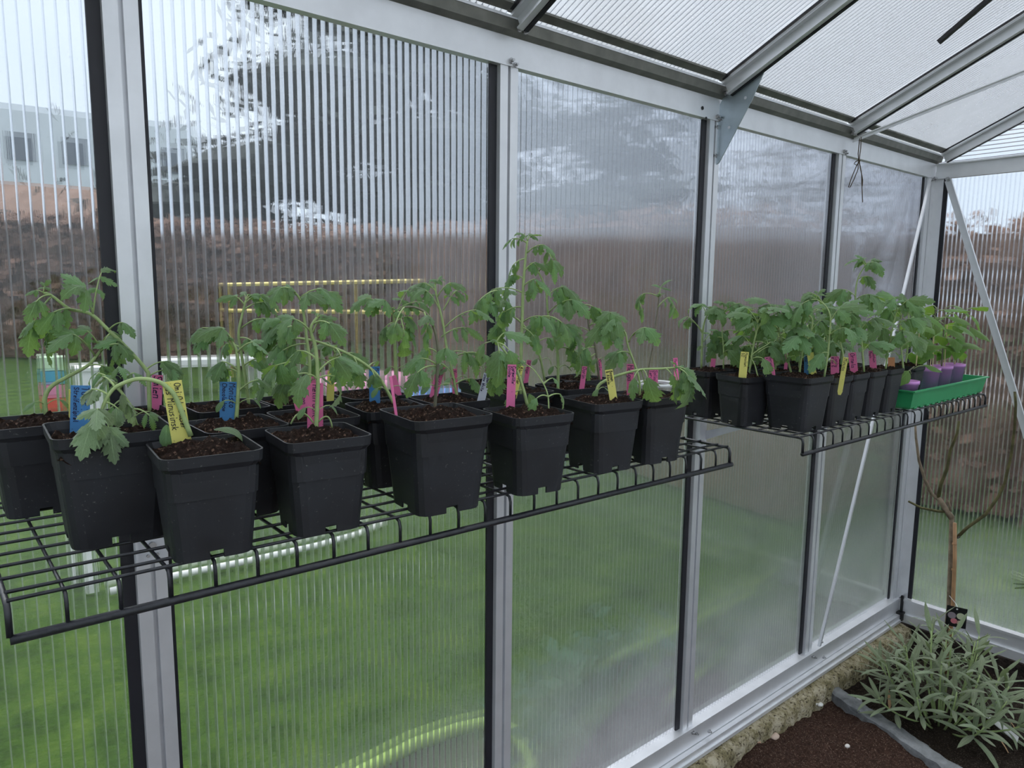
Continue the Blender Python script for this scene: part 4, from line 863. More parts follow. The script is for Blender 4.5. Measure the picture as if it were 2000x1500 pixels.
plant('I', 'tomato plant with purple-brown bowing stem in the wide pot before the Yunnifium label', 0.292, -0.392, -6, w=0.125, h=0.135)
grow('I', [(849, 794), (854, 730), (856, 690), (852, 656), (846, 636), (840, 620), (828, 608), (810, 600), (790, 600), (778, 608)], [(852, 712, 820, 700, 46, 1), (851, 716, 815, 728, 52, 1), (840, 622, 832, 655, 30, 1, -.01, 'narrow'), (828, 608, 836, 640, 28, 2, -.01, 'narrow'), (848, 640, 835, 615, 36, 1), (854, 700, 872, 680, 40, 2), (779, 608, 790, 655, 40, 1, -.01, 'narrow'), (790, 600, 770, 640, 36, 1), (856, 690, 830, 680, 44, 1)], r=0.0026, stem='stem_d', top=16)
plant('J', 'tall tomato plant with open serrated leaves in the pot holding the Yunnifium label', 0.432, -0.225, -4)
grow('J', [(894, 774), (882, 720), (872, 676), (866, 636), (858, 600), (852, 576), (850, 556)], [(866, 606, 895, 565, 36, 2), (862, 658, 910, 640, 40, 2, -.01, 'narrow'), (868, 640, 930, 605, 38, 2), (880, 700, 945, 692, 42, 2), (858, 604, 830, 566, 36, 2), (854, 580, 880, 552, 30, 2), (875, 690, 914, 690, 52, 1, -.015, 'narrow'), (852, 570, 825, 552, 32, 2), (886, 735, 862, 710, 40, 2), (890, 750, 925, 740, 36, 1)], r=0.0028, top=22)
plant('L', 'leaning tomato plant with one large flat leaf in the pink Carmelite label pot', 0.458, -0.402, -8)
grow('L', [(1030, 784), (1022, 760), (1008, 720), (985, 685), (970, 668)], [(972, 670, 975, 690, 66, 1, -0.02), (972, 670, 995, 685, 56, 0, -0.02), (970, 668, 945, 672, 56, 0), (970, 668, 985, 650, 52, 0), (1005, 716, 970, 735, 52, 1), (1022, 762, 1000, 770, 40, 0)], r=0.0030, top=12, coty=0)
grow('L', [(1072, 797), (1070, 772), (1060, 747), (1042, 722), (1025, 710)], [(1070, 775, 1048, 778, 32, 0), (1071, 775, 1095, 770, 36, 0), (1062, 750, 1080, 738, 26, 0)], r=0.0013, top=14, coty=0)
t = POTS['L'][0]; p = facing(1033, 770, foot('L', 1030, 784)); put('cotyledon', leaf_mesh('coty', 0.9, 0.2, 73, M['leaf']), t, frame(p, (0.45, -0.35, -0.85), (-0.3, -1, 0.3), 0.036))
plant('K', 'tallest tomato plant on the shelf, straight green stem beside the aluminium post', 0.600, -0.205, -5)
grow('K', [(1016, 768), (1018, 690), (1020, 620), (1022, 560), (1025, 520), (1027, 500), (1030, 470)], [(1028, 495, 1062, 478, 30, 2), (1060, 478, 1080, 512, 40, 2, -.01, 'narrow'), (1030, 475, 1000, 466, 26, 2, 0, 'narrow'), (1026, 505, 1000, 520, 34, 2, 0, 'narrow'), (1024, 530, 1045, 512, 34, 2), (1023, 545, 998, 538, 38, 2), (1021, 572, 960, 566, 40, 2), (975, 567, 935, 588, 40, 2), (1021, 629, 1060, 618, 44, 2), (1058, 618, 1098, 630, 46, 2), (1022, 560, 1045, 545, 46, 2, -.01, 'narrow'), (1020, 600, 985, 610, 44, 2), (1020, 640, 1045, 660, 34, 1)], r=0.0034, top=26)
plant('K2', 'tomato plant leaning across the tallest straight stem, near the wall', 0.635, -0.092, 0)
grow('K2', [(1064, 738), (1050, 682), (1020, 632), (987, 610), (972, 600)], [(974, 600, 955, 590, 42, 2), (988, 610, 975, 640, 44, 1), (1000, 616, 985, 585, 36, 2), (972, 600, 985, 570, 40, 2), (1045, 672, 1075, 660, 34, 1)], r=0.0026, top=26)
plant('M2', 'tomato plant with dense hanging crown in the pot behind the yellow Bosnan one', 0.735, -0.215, -6)
grow('M2', [(1090, 764), (1089, 690), (1080, 652), (1070, 610), (1066, 565), (1050, 528)], [(1066, 582, 1100, 560, 50, 2), (1070, 612, 1118, 585, 54, 2), (1068, 570, 1040, 560, 40, 2), (1074, 630, 1110, 640, 56, 1), (1080, 655, 1120, 650, 58, 2, -.01, 'narrow'), (1052, 530, 1080, 510, 34, 2), (1085, 680, 1130, 690, 50, 2), (1072, 620, 1045, 630, 44, 1)], r=0.0030, top=22)
plant('M3', 'tomato plant with purple stem carrying one big smooth leaf at the top', 0.842, -0.130, 0)
grow('M3', [(1172, 745), (1162, 677), (1152, 647), (1145, 610), (1135, 595)], [(1150, 640, 1175, 610, 60, 0), (1146, 612, 1110, 585, 46, 2), (1152, 648, 1125, 640, 44, 0), (1162, 678, 1130, 690, 52, 2), (1160, 665, 1190, 650, 50, 1), (1137, 596, 1160, 600, 48, 1), (1165, 690, 1140, 715, 46, 2, -.01, 'narrow'), (1150, 636, 1200, 630, 54, 1)], r=0.0026, stem='stem_d', top=22)
plant('M', 'tomato plant bent over level in the pot of the yellow Bosnan label', 0.652, -0.376, -8)
grow('M', [(1163, 776), (1168, 755), (1185, 742), (1210, 732), (1250, 722), (1290, 720), (1320, 718)], [(1252, 722, 1256, 738, 54, 0), (1256, 722, 1265, 738, 70, 0, -0.02), (1250, 722, 1238, 738, 44, 0), (1318, 718, 1340, 722, 66, 1, -0.01), (1320, 718, 1345, 735, 72, 1, -0.02), (1316, 718, 1325, 750, 52, 1, 0.0), (1300, 720, 1312, 732, 30, 0)], r=0.0032, top=16)
plant('N', 'tomato plant with forked upper leaves in the square pot before the clear cup', 0.775, -0.384, -6)
grow('N', [(1250, 772), (1247, 735), (1227, 677), (1222, 652), (1210, 635)], [(1212, 637, 1180, 630, 56, 1), (1228, 668, 1242, 648, 34, 0), (1236, 655, 1262, 640, 46, 1), (1220, 650, 1200, 622, 46, 1), (1230, 690, 1205, 690, 40, 2), (1210, 635, 1190, 610, 40, 1)], r=0.0024, top=14)
# far shelf -----------------------------------------------------------------
Z = zs2
plant('a', 'small-leaved tomato plant in the packed shelf pot against the aluminium post', 1.350, -0.106, -6, Z, 0.105)
grow('a', [(1370, 716), (1372, 654), (1377, 625), (1385, 608)], [(1378, 622, 1398, 602, 44, 2), (1372, 652, 1342, 618, 30, 1), (1373, 650, 1352, 628, 26, 0), (1374, 668, 1398, 645, 40, 2), (1380, 615, 1370, 595, 34, 1)], r=0.0030, top=20)
grow('a', [(1413, 716), (1413, 682), (1410, 640), (1414, 600)], [(1411, 660, 1398, 660, 40, 1), (1413, 690, 1424, 684, 44, 0), (1410, 640, 1432, 600, 40, 2), (1413, 610, 1445, 592, 38, 2), (1412, 620, 1402, 600, 30, 1)], r=0.0022, top=20)
plant('b', 'tomato plant with big dark drooping leaves in the pot of the yellow Hawaiian label', 1.322, -0.236, -12, Z, 0.105)
grow('b', [(1462, 732), (1472, 673), (1478, 646), (1480, 628)], [(1470, 684, 1450, 655, 52, 1), (1476, 652, 1465, 615, 50, 2), (1478, 648, 1492, 625, 56, 1), (1480, 630, 1455, 600, 48, 2), (1474, 668, 1498, 672, 46, 1), (1480, 630, 1500, 600, 44, 2)], r=0.0028, top=22)
grow('b', [(1482, 736), (1474, 712), (1468, 694), (1500, 672)], [(1480, 690, 1508, 676, 42, 1), (1470, 700, 1490, 700, 46, 0)], r=0.0018, top=14, coty=0)
plant('c', 'tomato plants with curled tops in the wide pot of the Geranium Kiss label', 1.378, -0.348, -2, Z, 0.125, 0.130)
grow('c', [(1546, 726), (1533, 682), (1521, 645), (1519, 628)], [(1521, 642, 1518, 608, 50, 0), (1524, 652, 1500, 590, 46, 2), (1530, 672, 1550, 640, 44, 2), (1520, 632, 1540, 590, 44, 2), (1522, 648, 1495, 640, 46, 1)], r=0.0028, top=20)
grow('c', [(1561, 730), (1569, 677), (1584, 646), (1586, 622), (1573, 614), (1566, 626)], [(1570, 672, 1562, 655, 54, 1), (1572, 668, 1590, 655, 56, 1), (1580, 652, 1605, 625, 42, 2), (1586, 625, 1560, 605, 40, 2), (1575, 660, 1550, 650, 46, 2)], r=0.0026, top=18)
grow('c', [(1610, 732), (1617, 690), (1620, 654), (1622, 620), (1612, 597), (1593, 584)], [(1595, 585, 1565, 595, 46, 2), (1612, 598, 1585, 572, 40, 2), (1621, 630, 1640, 602, 44, 2), (1618, 690, 1605, 690, 40, 1), (1620, 655, 1652, 640, 40, 2)], r=0.0026, top=20)
FR = [('d', 'tomato plant in the front pot with the yellow label hooked over its rim', 1.496, 0.11, [(1650, 722), (1646, 690), (1641, 663), (1641, 625)], [(1641, 640, 1665, 608, 40, 2), (1641, 628, 1620, 592, 38, 2), (1644, 680, 1625, 668, 40, 1), (1642, 655, 1670, 640, 40, 2), (1641, 630, 1652, 590, 40, 2)]),
      ('e', 'tallest tomato plant of the packed shelf, in the pot of the pink Ornela label', 1.607, 0.10, [(1688, 722), (1681, 654), (1672, 600), (1671, 570), (1677, 540), (1692, 516)], [(1690, 520, 1680, 505, 30, 2), (1692, 518, 1708, 512, 30, 2), (1676, 545, 1698, 540, 36, 2), (1672, 580, 1645, 565, 42, 2), (1672, 585, 1700, 575, 44, 2), (1674, 610, 1648, 610, 42, 2), (1680, 645, 1710, 620, 42, 2), (1684, 690, 1700, 670, 44, 1), (1676, 628, 1640, 640, 36, 2)]),
      ('f', 'tomato plant crowded behind the pink Mountain label', 1.714, 0.10, [(1730, 716), (1736, 676), (1748, 620), (1752, 608)], [(1748, 622, 1725, 590, 44, 2), (1750, 612, 1775, 585, 44, 2), (1742, 650, 1720, 640, 44, 2), (1745, 640, 1780, 622, 46, 2), (1738, 670, 1765, 645, 44, 2), (1752, 610, 1745, 580, 36, 2)]),
      ('g', 'tomato plant in the last square pot before the green tray', 1.820, 0.10, [(1765, 718), (1760, 680), (1757, 640), (1762, 610)], [(1758, 650, 1790, 620, 44, 2), (1760, 620, 1740, 600, 44, 2), (1762, 612, 1790, 595, 40, 2), (1760, 680, 1788, 662, 46, 1), (1758, 660, 1730, 660, 42, 2)])]
for k, lab, x, w, st, lv in FR:
    plant(k, lab, x, -0.352, 0, Z, w); grow(k, st, lv, r=0.0028, top=22)
BK = [(1.470, -0.110, (1505, 696)), (1.590, -0.108, (1560, 692)), (1.712, -0.108, (1620, 686)), (1.834, -0.108, (1680, 682)), (1.482, -0.228, (1560, 706)), (1.604, -0.230, (1622, 700)), (1.725, -0.232, (1690, 700)), (1.845, -0.230, (1735, 698))]
BL = ['first', 'second', 'third', 'fourth']
for i, (x, y, q) in enumerate(BK):
    row = 'wall row' if i < 4 else 'middle row'
    k = 'bk%d' % i; plant(k, 'leafy tomato plant, %s pot of the %s, counted from the aluminium post' % (BL[i % 4], row), x, y, 0, Z, 0.10)
    A_ = Vector((x, y, POTS[k][0]['soil_z'])); hgt = rl.uniform(0.11, 0.17); r_ = random.Random(40 + i)
    P = [A_ + Vector((0, 0, -0.005)), A_ + Vector((r_.uniform(-.02, .02), 0, hgt * 0.5)), A_ + Vector((r_.uniform(-.03, .03), r_.uniform(-.02, .0), hgt))]
    stem_obj(POTS[k][0], P, 0.0028, 0.0016); fill_leaves(POTS[k][0], A_ + Vector((0, 0, hgt * 0.42)), 7, 0.050, hgt * 0.62, rnd=r_)

# clear plastic cup with a wiry wilted seedling ---------------------------------
m_, N, L, out = mat('clear_cup_plastic'); tr = N('BsdfTransparent'); tr.inputs[0].default_value = (0.93, 0.94, 0.95, 1); gl = N('BsdfGlossy', Roughness=0.08); lw_ = N('LayerWeight', Blend=0.25); ms = N('MixShader'); L(lw_.outputs['Facing'], ms.inputs[0]); L(tr.outputs[0], ms.inputs[1]); L(gl.outputs[0], ms.inputs[2]); L(ms.outputs[0], out.inputs[0]); M['cup'] = m_
m_, N, L, out = mat('cup_rim_plastic'); b = N('BsdfPrincipled', Roughness=0.3); b.inputs['Base Color'].default_value = (0.80, 0.82, 0.84, 1); tr = N('BsdfTransparent'); ms = N('MixShader'); ms.inputs[0].default_value = 0.75; L(tr.outputs[0], ms.inputs[1]); L(b.outputs[0], ms.inputs[2]); L(ms.outputs[0], out.inputs[0]); M['cup_rim'] = m_
cz = zs1(0.9); cc = gz(1281, 748, cz + 0.125); cc = Vector((cc.x, cc.y, cz))
cu = thing('potted_seedling', 'wiry wilted tomato seedling in a clear round plastic cup', 'plant', cc)
MB().lathe([(0.0, 0.001), (0.026, 0.001), (0.037, 0.122)], 28, 0, cc).obj('cup', M['cup'], cu, True)
MB().lathe([(0.036, 0.120), (0.040, 0.120), (0.041, 0.125), (0.038, 0.127), (0.036, 0.124)], 28, 0, cc).obj('rim', M['cup_rim'], cu, True)
MB().lathe([(0.0, 0.003), (0.0255, 0.003), (0.034, 0.096), (0.025, 0.100), (0.012, 0.103), (0.0, 0.102)], 28, 0, cc).obj('soil', M['soil'], cu)
A_ = cc + Vector((0, 0, 0.103))
shoot(cu, A_, [(1266, 752), (1266, 727), (1277, 665), (1281, 627), (1286, 592), (1287, 580)], [(1287, 580, 1255, 574, 26, 1, 0, 'narrow'), (1258, 573, 1247, 590, 28, 2, 0, 'narrow'), (1247, 588, 1254, 606, 26, 1, 0, 'narrow'), (1285, 600, 1308, 580, 24, 2, 0, 'narrow'), (1306, 582, 1318, 605, 28, 2, 0, 'narrow'), (1287, 580, 1291, 560, 24, 1, 0, 'narrow')], r=0.0017, stem='stem_d', kind='narrow', top=14, coty=0)

# green tray with pepper plants in small purple pots ------------------------------
M['green_tray'] = simple('green_plastic', (0.025, 0.30, 0.11), 0.45, 0, 0.08, 20); M['purple'] = simple('purple_plastic', (0.58, 0.25, 0.62), 0.42, 0, 0.06, 25)
tx0, tx1, ty0, ty1 = 1.885, 2.492, -0.425, -0.205; tz = zs2(2.1) + 0.0006
tr_ = thing('seed_tray', 'long bright green plastic seed tray at the end of the wire shelf', 'tray', ((tx0 + tx1) / 2, (ty0 + ty1) / 2, tz))
mb = MB(); hh = 0.056
def rect(i, z, xx=0.0): return [(tx0 + i - xx, ty0 + i - xx, z), (tx1 - i + xx, ty0 + i - xx, z), (tx1 - i + xx, ty1 - i + xx, z), (tx0 + i - xx, ty1 - i + xx, z)]
rr = [rect(0.020, tz), rect(0.014, tz + 0.006), rect(0.006, tz + hh - 0.004), rect(0.0, tz + hh - 0.004), rect(0.0, tz + hh), rect(0.008, tz + hh), rect(0.018, tz + 0.010)]
vs = [p for r in rr for p in r]; fs = []
for i in range(len(rr) - 1):
    for j in range(4): fs.append((i * 4 + j, i * 4 + (j + 1) % 4, (i + 1) * 4 + (j + 1) % 4, (i + 1) * 4 + j))
fs += [(3, 2, 1, 0), tuple(24 + j for j in range(4))]; mb.add(vs, fs); mb.obj('tray_body', M['green_tray'], tr_)
mb = MB()
for i in range(12):
    x = tx0 + 0.04 + i * 0.044; mb.box((x, ty0 + 0.0135, tz + 0.001), (x + 0.020, ty0 + 0.0165, tz + 0.006))
mb.obj('foot_ribs', M['green_tray'], tr_)
def round_pot(label, u, v, ztop, r=0.033, h=0.062, n_leaf=8, hgt=0.13, sticks=1, seed=0, dx=0.0):
    c = Vector(({1791: 1.952, 1853: 2.185, 1887: 2.295, 1911: 2.405}[u], -0.375 if u < 1800 else -0.345, 0)); c.z = tz + 0.0106; c.x += dx; h = ztop - c.z; r_ = random.Random(seed)
    t = thing('potted_pepper_plant', label, 'plant', c, 'pepper plants in small purple pots')
    MB().lathe([(0, 0.0), (r * 0.72, 0.0), (r * 0.93, h - 0.010), (r, h - 0.010), (r, h), (r * 0.94, h), (r * 0.88, h - 0.02)], 20, 0, c).obj('pot', M['purple'], t, True)
    MB().lathe([(r * 0.9, h - 0.012), (r * 0.5, h - 0.006), (0, h - 0.005)], 14, 0, c).obj('soil', M['soil'], t, True)
    b = c + Vector((0, 0, h - 0.010))
    if n_leaf:
        P = [b, b + Vector((r_.uniform(-.01, .01), r_.uniform(-.01, .01), hgt * 0.45)), b + Vector((r_.uniform(-.02, .03), r_.uniform(-.02, .02), hgt))]; stem_obj(t, P, 0.0028, 0.0018, 'stem_d')
        for k in range(n_leaf):
            an = 2.4 * k + r_.random(); hz = 0.18 + 0.82 * (k + 0.5) / n_leaf; a = P[0].lerp(P[2], hz); e = a + Vector((math.cos(an), math.sin(an), 0.35)) * 0.030
            mb = MB(); mb.tube([a, (a + e) / 2 + UP * 0.004, e], 0.0010, 5); o = put('leaf', mb.mesh('petiole', M['stem'], True), t)
            put('blade', r_.choice(LM['pepper']), o, frame(e, (math.cos(an), math.sin(an), r_.uniform(-0.5, 0.35)), (r_.uniform(-.4, .1), r_.uniform(-.6, 0), 1), 0.085 * r_.uniform(0.75, 1.15)))
    for k in range(sticks):
        s0 = b + Vector((r_.uniform(-.012, .012), r_.uniform(-.012, .012), -0.002)); MB().tube([s0, s0 + Vector((r_.uniform(-.008, .008), r_.uniform(-.008, .008), hgt * 0.72))], 0.0015, 6).obj('stick', M['wood_stick'], t)
    return t
zt_ = tz + 0.098
round_pot('low purple pot with a small pepper seedling at the front of the green tray', 1791, 738, tz + 0.078, 0.034, 0.05, 3, 0.05, 0, 1)
round_pot('bushy pepper plant in the purple pot next to the black square pot', 1853, 725, zt_, 0.036, 0.062, 14, 0.20, 2, 2)
round_pot('pepper plant in the purple pot in the middle of the purple row', 1887, 723, zt_, 0.033, 0.062, 13, 0.20, 1, 3)
round_pot('pepper plant in the purple pot at the outer end of the tray', 1911, 721, zt_, 0.033, 0.062, 13, 0.19, 1, 4, 0.0)
# black square pot inside the tray
def zt2(x): return tz + 0.0106
plant('t1', 'broad-leaved seedling in the square black pot standing in the green tray', 2.035, -0.335, 0, zt2, 0.090, 0.105)
A_ = Vector((2.035, -0.335, POTS['t1'][0]['soil_z'])); r_ = random.Random(77)
stem_obj(POTS['t1'][0], [A_ - UP * 0.005, A_ + Vector((0.005, 0, 0.07)), A_ + Vector((0.0, 0.005, 0.20))], 0.003, 0.002)
for k in range(15):
    an = 2.4 * k; a = A_ + Vector((0, 0, 0.03 + 0.012 * k)); e = a + Vector((math.cos(an), math.sin(an), 0.4)) * 0.035; mb = MB(); mb.tube([a, (a + e) / 2 + UP * 0.004, e], 0.0010, 5); o = put('leaf', mb.mesh('petiole', M['stem'], True), POTS['t1'][0])
    put('blade', r_.choice(LM['pepper']), o, frame(e, (math.cos(an), math.sin(an), r_.uniform(-0.5, 0.3)), (r_.uniform(-.4, .1), r_.uniform(-.6, 0), 1), 0.085 * r_.uniform(0.8, 1.15)))
MB().tube([A_ + Vector((0.0, -0.03, 0)), A_ + Vector((0.004, -0.03, 0.115))], 0.0015, 6).obj('stick', M['wood_stick'], POTS['t1'][0])

# ------------------------------------------------------------------ handwritten plant labels
GL = {'a': ['33 30 10 00 03 13 33', '33 30 40'], 'b': ['07 00 20 31 33 24 03'], 'c': ['33 13 03 01 10 30'], 'd': ['33 13 02 00 20 32', '37 30 40'], 'e': ['02 32 33 13 02 00 30'], 'f': ['37 27 16 10', '04 24'], 'g': ['33 13 02 00 30', '33 3- 2_ 0_'], 'h': ['07 00', '03 24 33 30'], 'i': ['14 10 20', '16 17'], 'k': ['07 00', '34 02 30'], 'l': ['17 11 20'], 'm': ['04 00', '03 14 20', '23 34 40'], 'n': ['04 00', '03 14 34 30'], 'o': ['14 03 01 10 20 31 33 24 14'], 'p': ['04 0_', '03 24 33 31 20 01'], 'r': ['04 00', '02 14 34'], 's': ['34 14 03 22 31 20 00'], 't': ['17 11 20 30', '04 34'], 'u': ['04 01 10 30', '34 30'], 'v': ['04 20 44'], 'w': ['04 10 23 30 44'], 'x': ['04 30', '34 00'], 'z': ['04 34 00 30'],
      'T': ['07 47', '27 20'], 'S': ['46 37 17 06 14 33 42 30 10 01'], 'O': ['17 05 02 10 30 42 45 37 17'], 'G': ['46 37 17 05 02 10 30 42 43 23'], 'M': ['00 07 24 47 40'], 'C': ['46 37 17 05 02 10 30 41'], 'R': ['00 07 37 45 34 04', '24 40'], 'F': ['00 07 47', '04 34'], 'H': ['00 07', '40 47', '04 44'], 'Y': ['07 24 47', '24 20'], 'W': ['07 10 25 30 47'], 'D': ['00 07 27 45 42 20 00'], 'B': ['00 07 27 36 25 04', '25 42 30 00'], 'A': ['00 27 40', '13 33'], 'K': ['00 07', '47 03 40'], '1': ['05 27 20'], '2': ['06 17 37 45 00 40'], '6': ['37 05 02 10 30 42 33 03'], '/': ['00 47'], '&': ['40 06 17 36 02 10 20 43'], 'N': ['00 07 40 47']}
M['ink'] = simple('marker_ink', (0.015, 0.012, 0.06), 0.6); M['ink_b'] = simple('black_marker_ink', (0.012, 0.012, 0.016), 0.6)
LC = {'blue': (0.09, 0.30, 0.62), 'pink': (0.86, 0.22, 0.46), 'yellow': (0.80, 0.76, 0.22), 'white': (0.72, 0.74, 0.84), 'orange': (0.80, 0.40, 0.20)}
for k, c in LC.items():
    m_, N, L, out = mat(k + '_label_plastic'); b = N('BsdfPrincipled', Roughness=0.5); tcn = N('TexCoord'); n = N('TexNoise', Scale=330.0, Detail=2.0); L(tcn.outputs['Object'], n.inputs['Vector']); f_ = ramp(N, L, n.outputs[0], [(0.69, (0, 0, 0)), (0.72, (1, 1, 1))])
    mx = N('Mix', _data_type='RGBA'); L(f_, mx.inputs[0]); mx.inputs[6].default_value = (*c, 1); mx.inputs[7].default_value = (0.06, 0.035, 0.02, 1); L(mx.outputs[2], b.inputs['Base Color'])
    tl = N('BsdfTranslucent'); tl.inputs[0].default_value = (*c, 1); ms = N('MixShader'); ms.inputs[0].default_value = 0.25; L(b.outputs[0], ms.inputs[1]); L(tl.outputs[0], ms.inputs[2]); L(ms.outputs[0], out.inputs[0]); M['lab_' + k] = m_
def write(lines, W, H, ink, rnd):
    """handwriting running down the stick: strokes as thin ribbons in stick coordinates (x across, z up from foot)"""
    mb = MB(); nl = len(lines)
    for li, tx in enumerate(lines):
        tot = sum(3.6 if c == ' ' else (5.6 if c.isupper() or c in 'mw&' else (3.2 if c in 'il1/' else 4.6)) for c in tx); Ls = H * 0.90
        cell = min(W * (0.80 if nl == 1 else 0.40) / 8.0, Ls * 0.86 / tot); adv = Ls * 0.045
        cx = W * (0.0 if nl == 1 else (0.23 if li == 0 else -0.22)) - cell * 3.2
        for c in tx:
            if c == ' ': adv += 3.6 * cell; continue
            for st in GL.get(c, []):
                pts = []
                for tk in st.split():
                    gx_ = int(tk[0]); gy_ = {'-': -1, '_': -2}.get(tk[1], None); gy_ = int(tk[1]) if gy_ is None else gy_
                    pts.append((cx + gy_ * cell + rnd.uniform(-.18, .18) * cell, H - adv - gx_ * cell * 0.95 - gy_ * cell * 0.10))
                hw = max(0.42 * cell, 0.00042)
                for (x0, z0), (x1, z1) in zip(pts, pts[1:]):
                    dx, dz = x1 - x0, z1 - z0; l = math.hypot(dx, dz) or 1e-6; ux, uz = dx / l * hw * 0.8, dz / l * hw * 0.8; px_, pz_ = -dz / l * hw, dx / l * hw
                    mb.add([(x0 - ux + px_, -0.0009, z0 - uz + pz_), (x0 - ux - px_, -0.0009, z0 - uz - pz_), (x1 + ux - px_, -0.0009, z1 + uz - pz_), (x1 + ux + px_, -0.0009, z1 + uz + pz_)], [(0, 1, 2, 3)])
            adv += (5.6 if c.isupper() or c in 'mw&' else (3.2 if c in 'il1/' else 4.6)) * cell
    return mb
def stick(key, col, ut, vt, ub, vb, wpx, lines, label, yaw=0, lean=0.0, into=0.012, anchor=None, ink='ink', torn=0):
    A_ = anchor or foot(key, ub, vb, 0.047); B_ = facing(ub, vb, A_) if anchor is None else A_; T_ = A_ + (facing(ut, vt, A_) - facing(ub, vb, A_))
    W = pxlen(wpx, A_); ax = (T_ - A_); n0 = (CAM - A_); n0.z = 0; n0.normalize(); n0 = Matrix.Rotation(R(yaw), 3, 'Z') @ n0
    z = ax.normalized(); y = -(n0 - z * n0.dot(z)).normalized(); x = y.cross(z)
    H = ax.length; mw = Matrix(((x.x, y.x, z.x, A_.x), (x.y, y.y, z.y, A_.y), (x.z, y.z, z.z, A_.z), (0, 0, 0, 1)))
    mb = MB(); h = W / 2; poly = [(-h, 0, H), (-h, 0, -into * 0.3), (-h * 0.55, 0, -into), (h * 0.55, 0, -into), (h, 0, -into * 0.3), (h, 0, H)]
    if torn: poly = [(-h * 0.8, 0, H), (-h, 0, H * 0.72), (-h * 0.9, 0, H * 0.30), (-h * 1.05, 0, H * 0.22), (-h * 0.3, 0, -into), (h * 0.3, 0, -into), (h * 0.95, 0, H * 0.2), (h, 0, H * 0.70), (h * 0.5, 0, H)]
    mb.prism([(a, 0.0004, c) for a, b_, c in poly], (0, -0.0008, 0))
    o = put('plant_label', mb.mesh('label_stick', M['lab_' + col]), None, mw); tag(o, label, 'plant label', 'coloured plant labels')
    if lines: put('handwriting', write(lines, W, H, ink, random.Random(len(label))).mesh('handwriting', M[ink]), o, mw)
    return o
stick('B', 'blue', 150, 746, 148, 834, 33, ['Tubis', 'Streifenzipfel'], 'blue label reading Tubis in the wide pot', 0)
stick('A', 'yellow', 172, 758, 172, 806, 11, [], 'narrow yellow label tucked behind the blue Tubis one', 20)
stick('C', 'yellow', 315, 732, 335, 850, 35, ['Omi Oda Glaser', 'aus Minusinsk'], 'tilted yellow label with two long handwritten lines', 0, ink='ink_b')
stick('A2', 'pink', 341, 730, 338, 790, 19, ['Smien'], 'pink label half hidden behind the tilted yellow label', 0)
stick('E', 'blue', 417, 733, 417, 805, 31, ['Monisto', 'Chocoladnoe'], 'blue label reading Monisto Chocoladnoe', -3)
stick('G', 'pink', 557, 728, 552, 790, 26, ['Rio Fuego', '2/2'], 'torn-edged pink label reading Rio Fuego', 0, torn=1)
stick('D', 'pink', 615, 748, 615, 831, 30, ['Hellfrucht'], 'pink label reading Hellfrucht right behind a straight stem', 0)
stick('F2', 'pink', 648, 748, 653, 798, 18, [], 'torn pink label beside the Hellfrucht stem', 10, torn=1)
stick('F2', 'yellow', 664, 730, 662, 788, 14, [], 'yellow label next to the torn pink one', 10)
stick('H', 'blue', 731, 716, 732, 788, 21, ['Mel', '6'], 'blue label with a numeral in the pot of the long sweeping stem', 10)
stick('I', 'pink', 755, 736, 766, 810, 8, [], 'pink label seen edge-on at the rim of the wide pot', 55)
stick('J', 'pink', 843, 712, 829, 768, 16, ['Yunnifium'], 'tilted pink label reading Yunnifium', 0)
stick('H2', 'pink', 828, 728, 838, 762, 12, [], 'short pink label crossed behind the Yunnifium one', 0)
stick('J', 'white', 974, 734, 961, 786, 15, ['Super', 'Snow White'], 'white label reading Super Snow White', 0)
stick('L', 'pink', 1000, 712, 997, 797, 17, ['Carmelite', 'Divine'], 'pink label reading Carmelite Divine', 6)
stick('K', 'yellow', 1034, 722, 1021, 780, 17, ['Black Tor', 'Rook'], 'leaning yellow label reading Black Tor Rook', 0, ink='ink_b')
stick('J', 'pink', 1006, 688, 1008, 735, 11, ['Yu'], 'pink label behind the large flat leaf', 10)
stick('K2', 'pink', 1114, 697, 1107, 742, 9, ['Orange'], 'slim pink label leaning beside the dense hanging crown', 20)
stick('M2', 'pink', 1157, 718, 1151, 762, 10, ['Dorin'], 'slim pink label near the foot of the purple stem', 15)
stick('M', 'yellow', 1189, 722, 1199, 784, 15, ['Bosnan', '& Aloxia'], 'yellow label reading Bosnan', 0, ink='ink_b')
stick('M3', 'pink', 1197, 704, 1200, 745, 10, ['Sorin'], 'pointed pink label behind the yellow Bosnan one', 15, torn=1)
stick('N', 'pink', 1231, 711, 1231, 770, 14, ['Helga'], 'upright pink label in the square pot before the clear cup', 5)
stick('N', 'pink', 1285, 694, 1284, 740, 18, ['Soliai', 'Terukone'], 'pink label reading Soliai in the clear cup', 0, anchor=cc + Vector((0.004, 0.010, 0.103)))
stick('M3', 'pink', 1319, 686, 1322, 735, 9, ['Harzia'], 'slim pink label standing behind the clear cup', 25, anchor=Vector((0.0, 0.0, 0.0)) + gz(1322, 748, cz + 0.115))
stick('b', 'yellow', 1449, 688, 1444, 738, 15, ['Hawaiian', '1/2'], 'yellow label reading Hawaiian', 0, ink='ink_b')
stick('a', 'pink', 1460, 693, 1458, 712, 9, [], 'short pink label behind the yellow Hawaiian one', 10)
stick('c', 'pink', 1501, 697, 1506, 730, 15, ['Geranium', 'Kiss'], 'pink label reading Geranium Kiss', 0)
stick('c', 'blue', 1580, 693, 1580, 729, 14, ['Teton', 'Blue'], 'light blue label in the wide front pot', 0)
stick('bk4', 'pink', 1592, 684, 1589, 716, 7, [], 'slim pink label behind the light blue one', 30)
stick('c', 'yellow', 1614, 684, 1620, 726, 13, [], 'yellow label leaning at the wide front pot rim', 20)
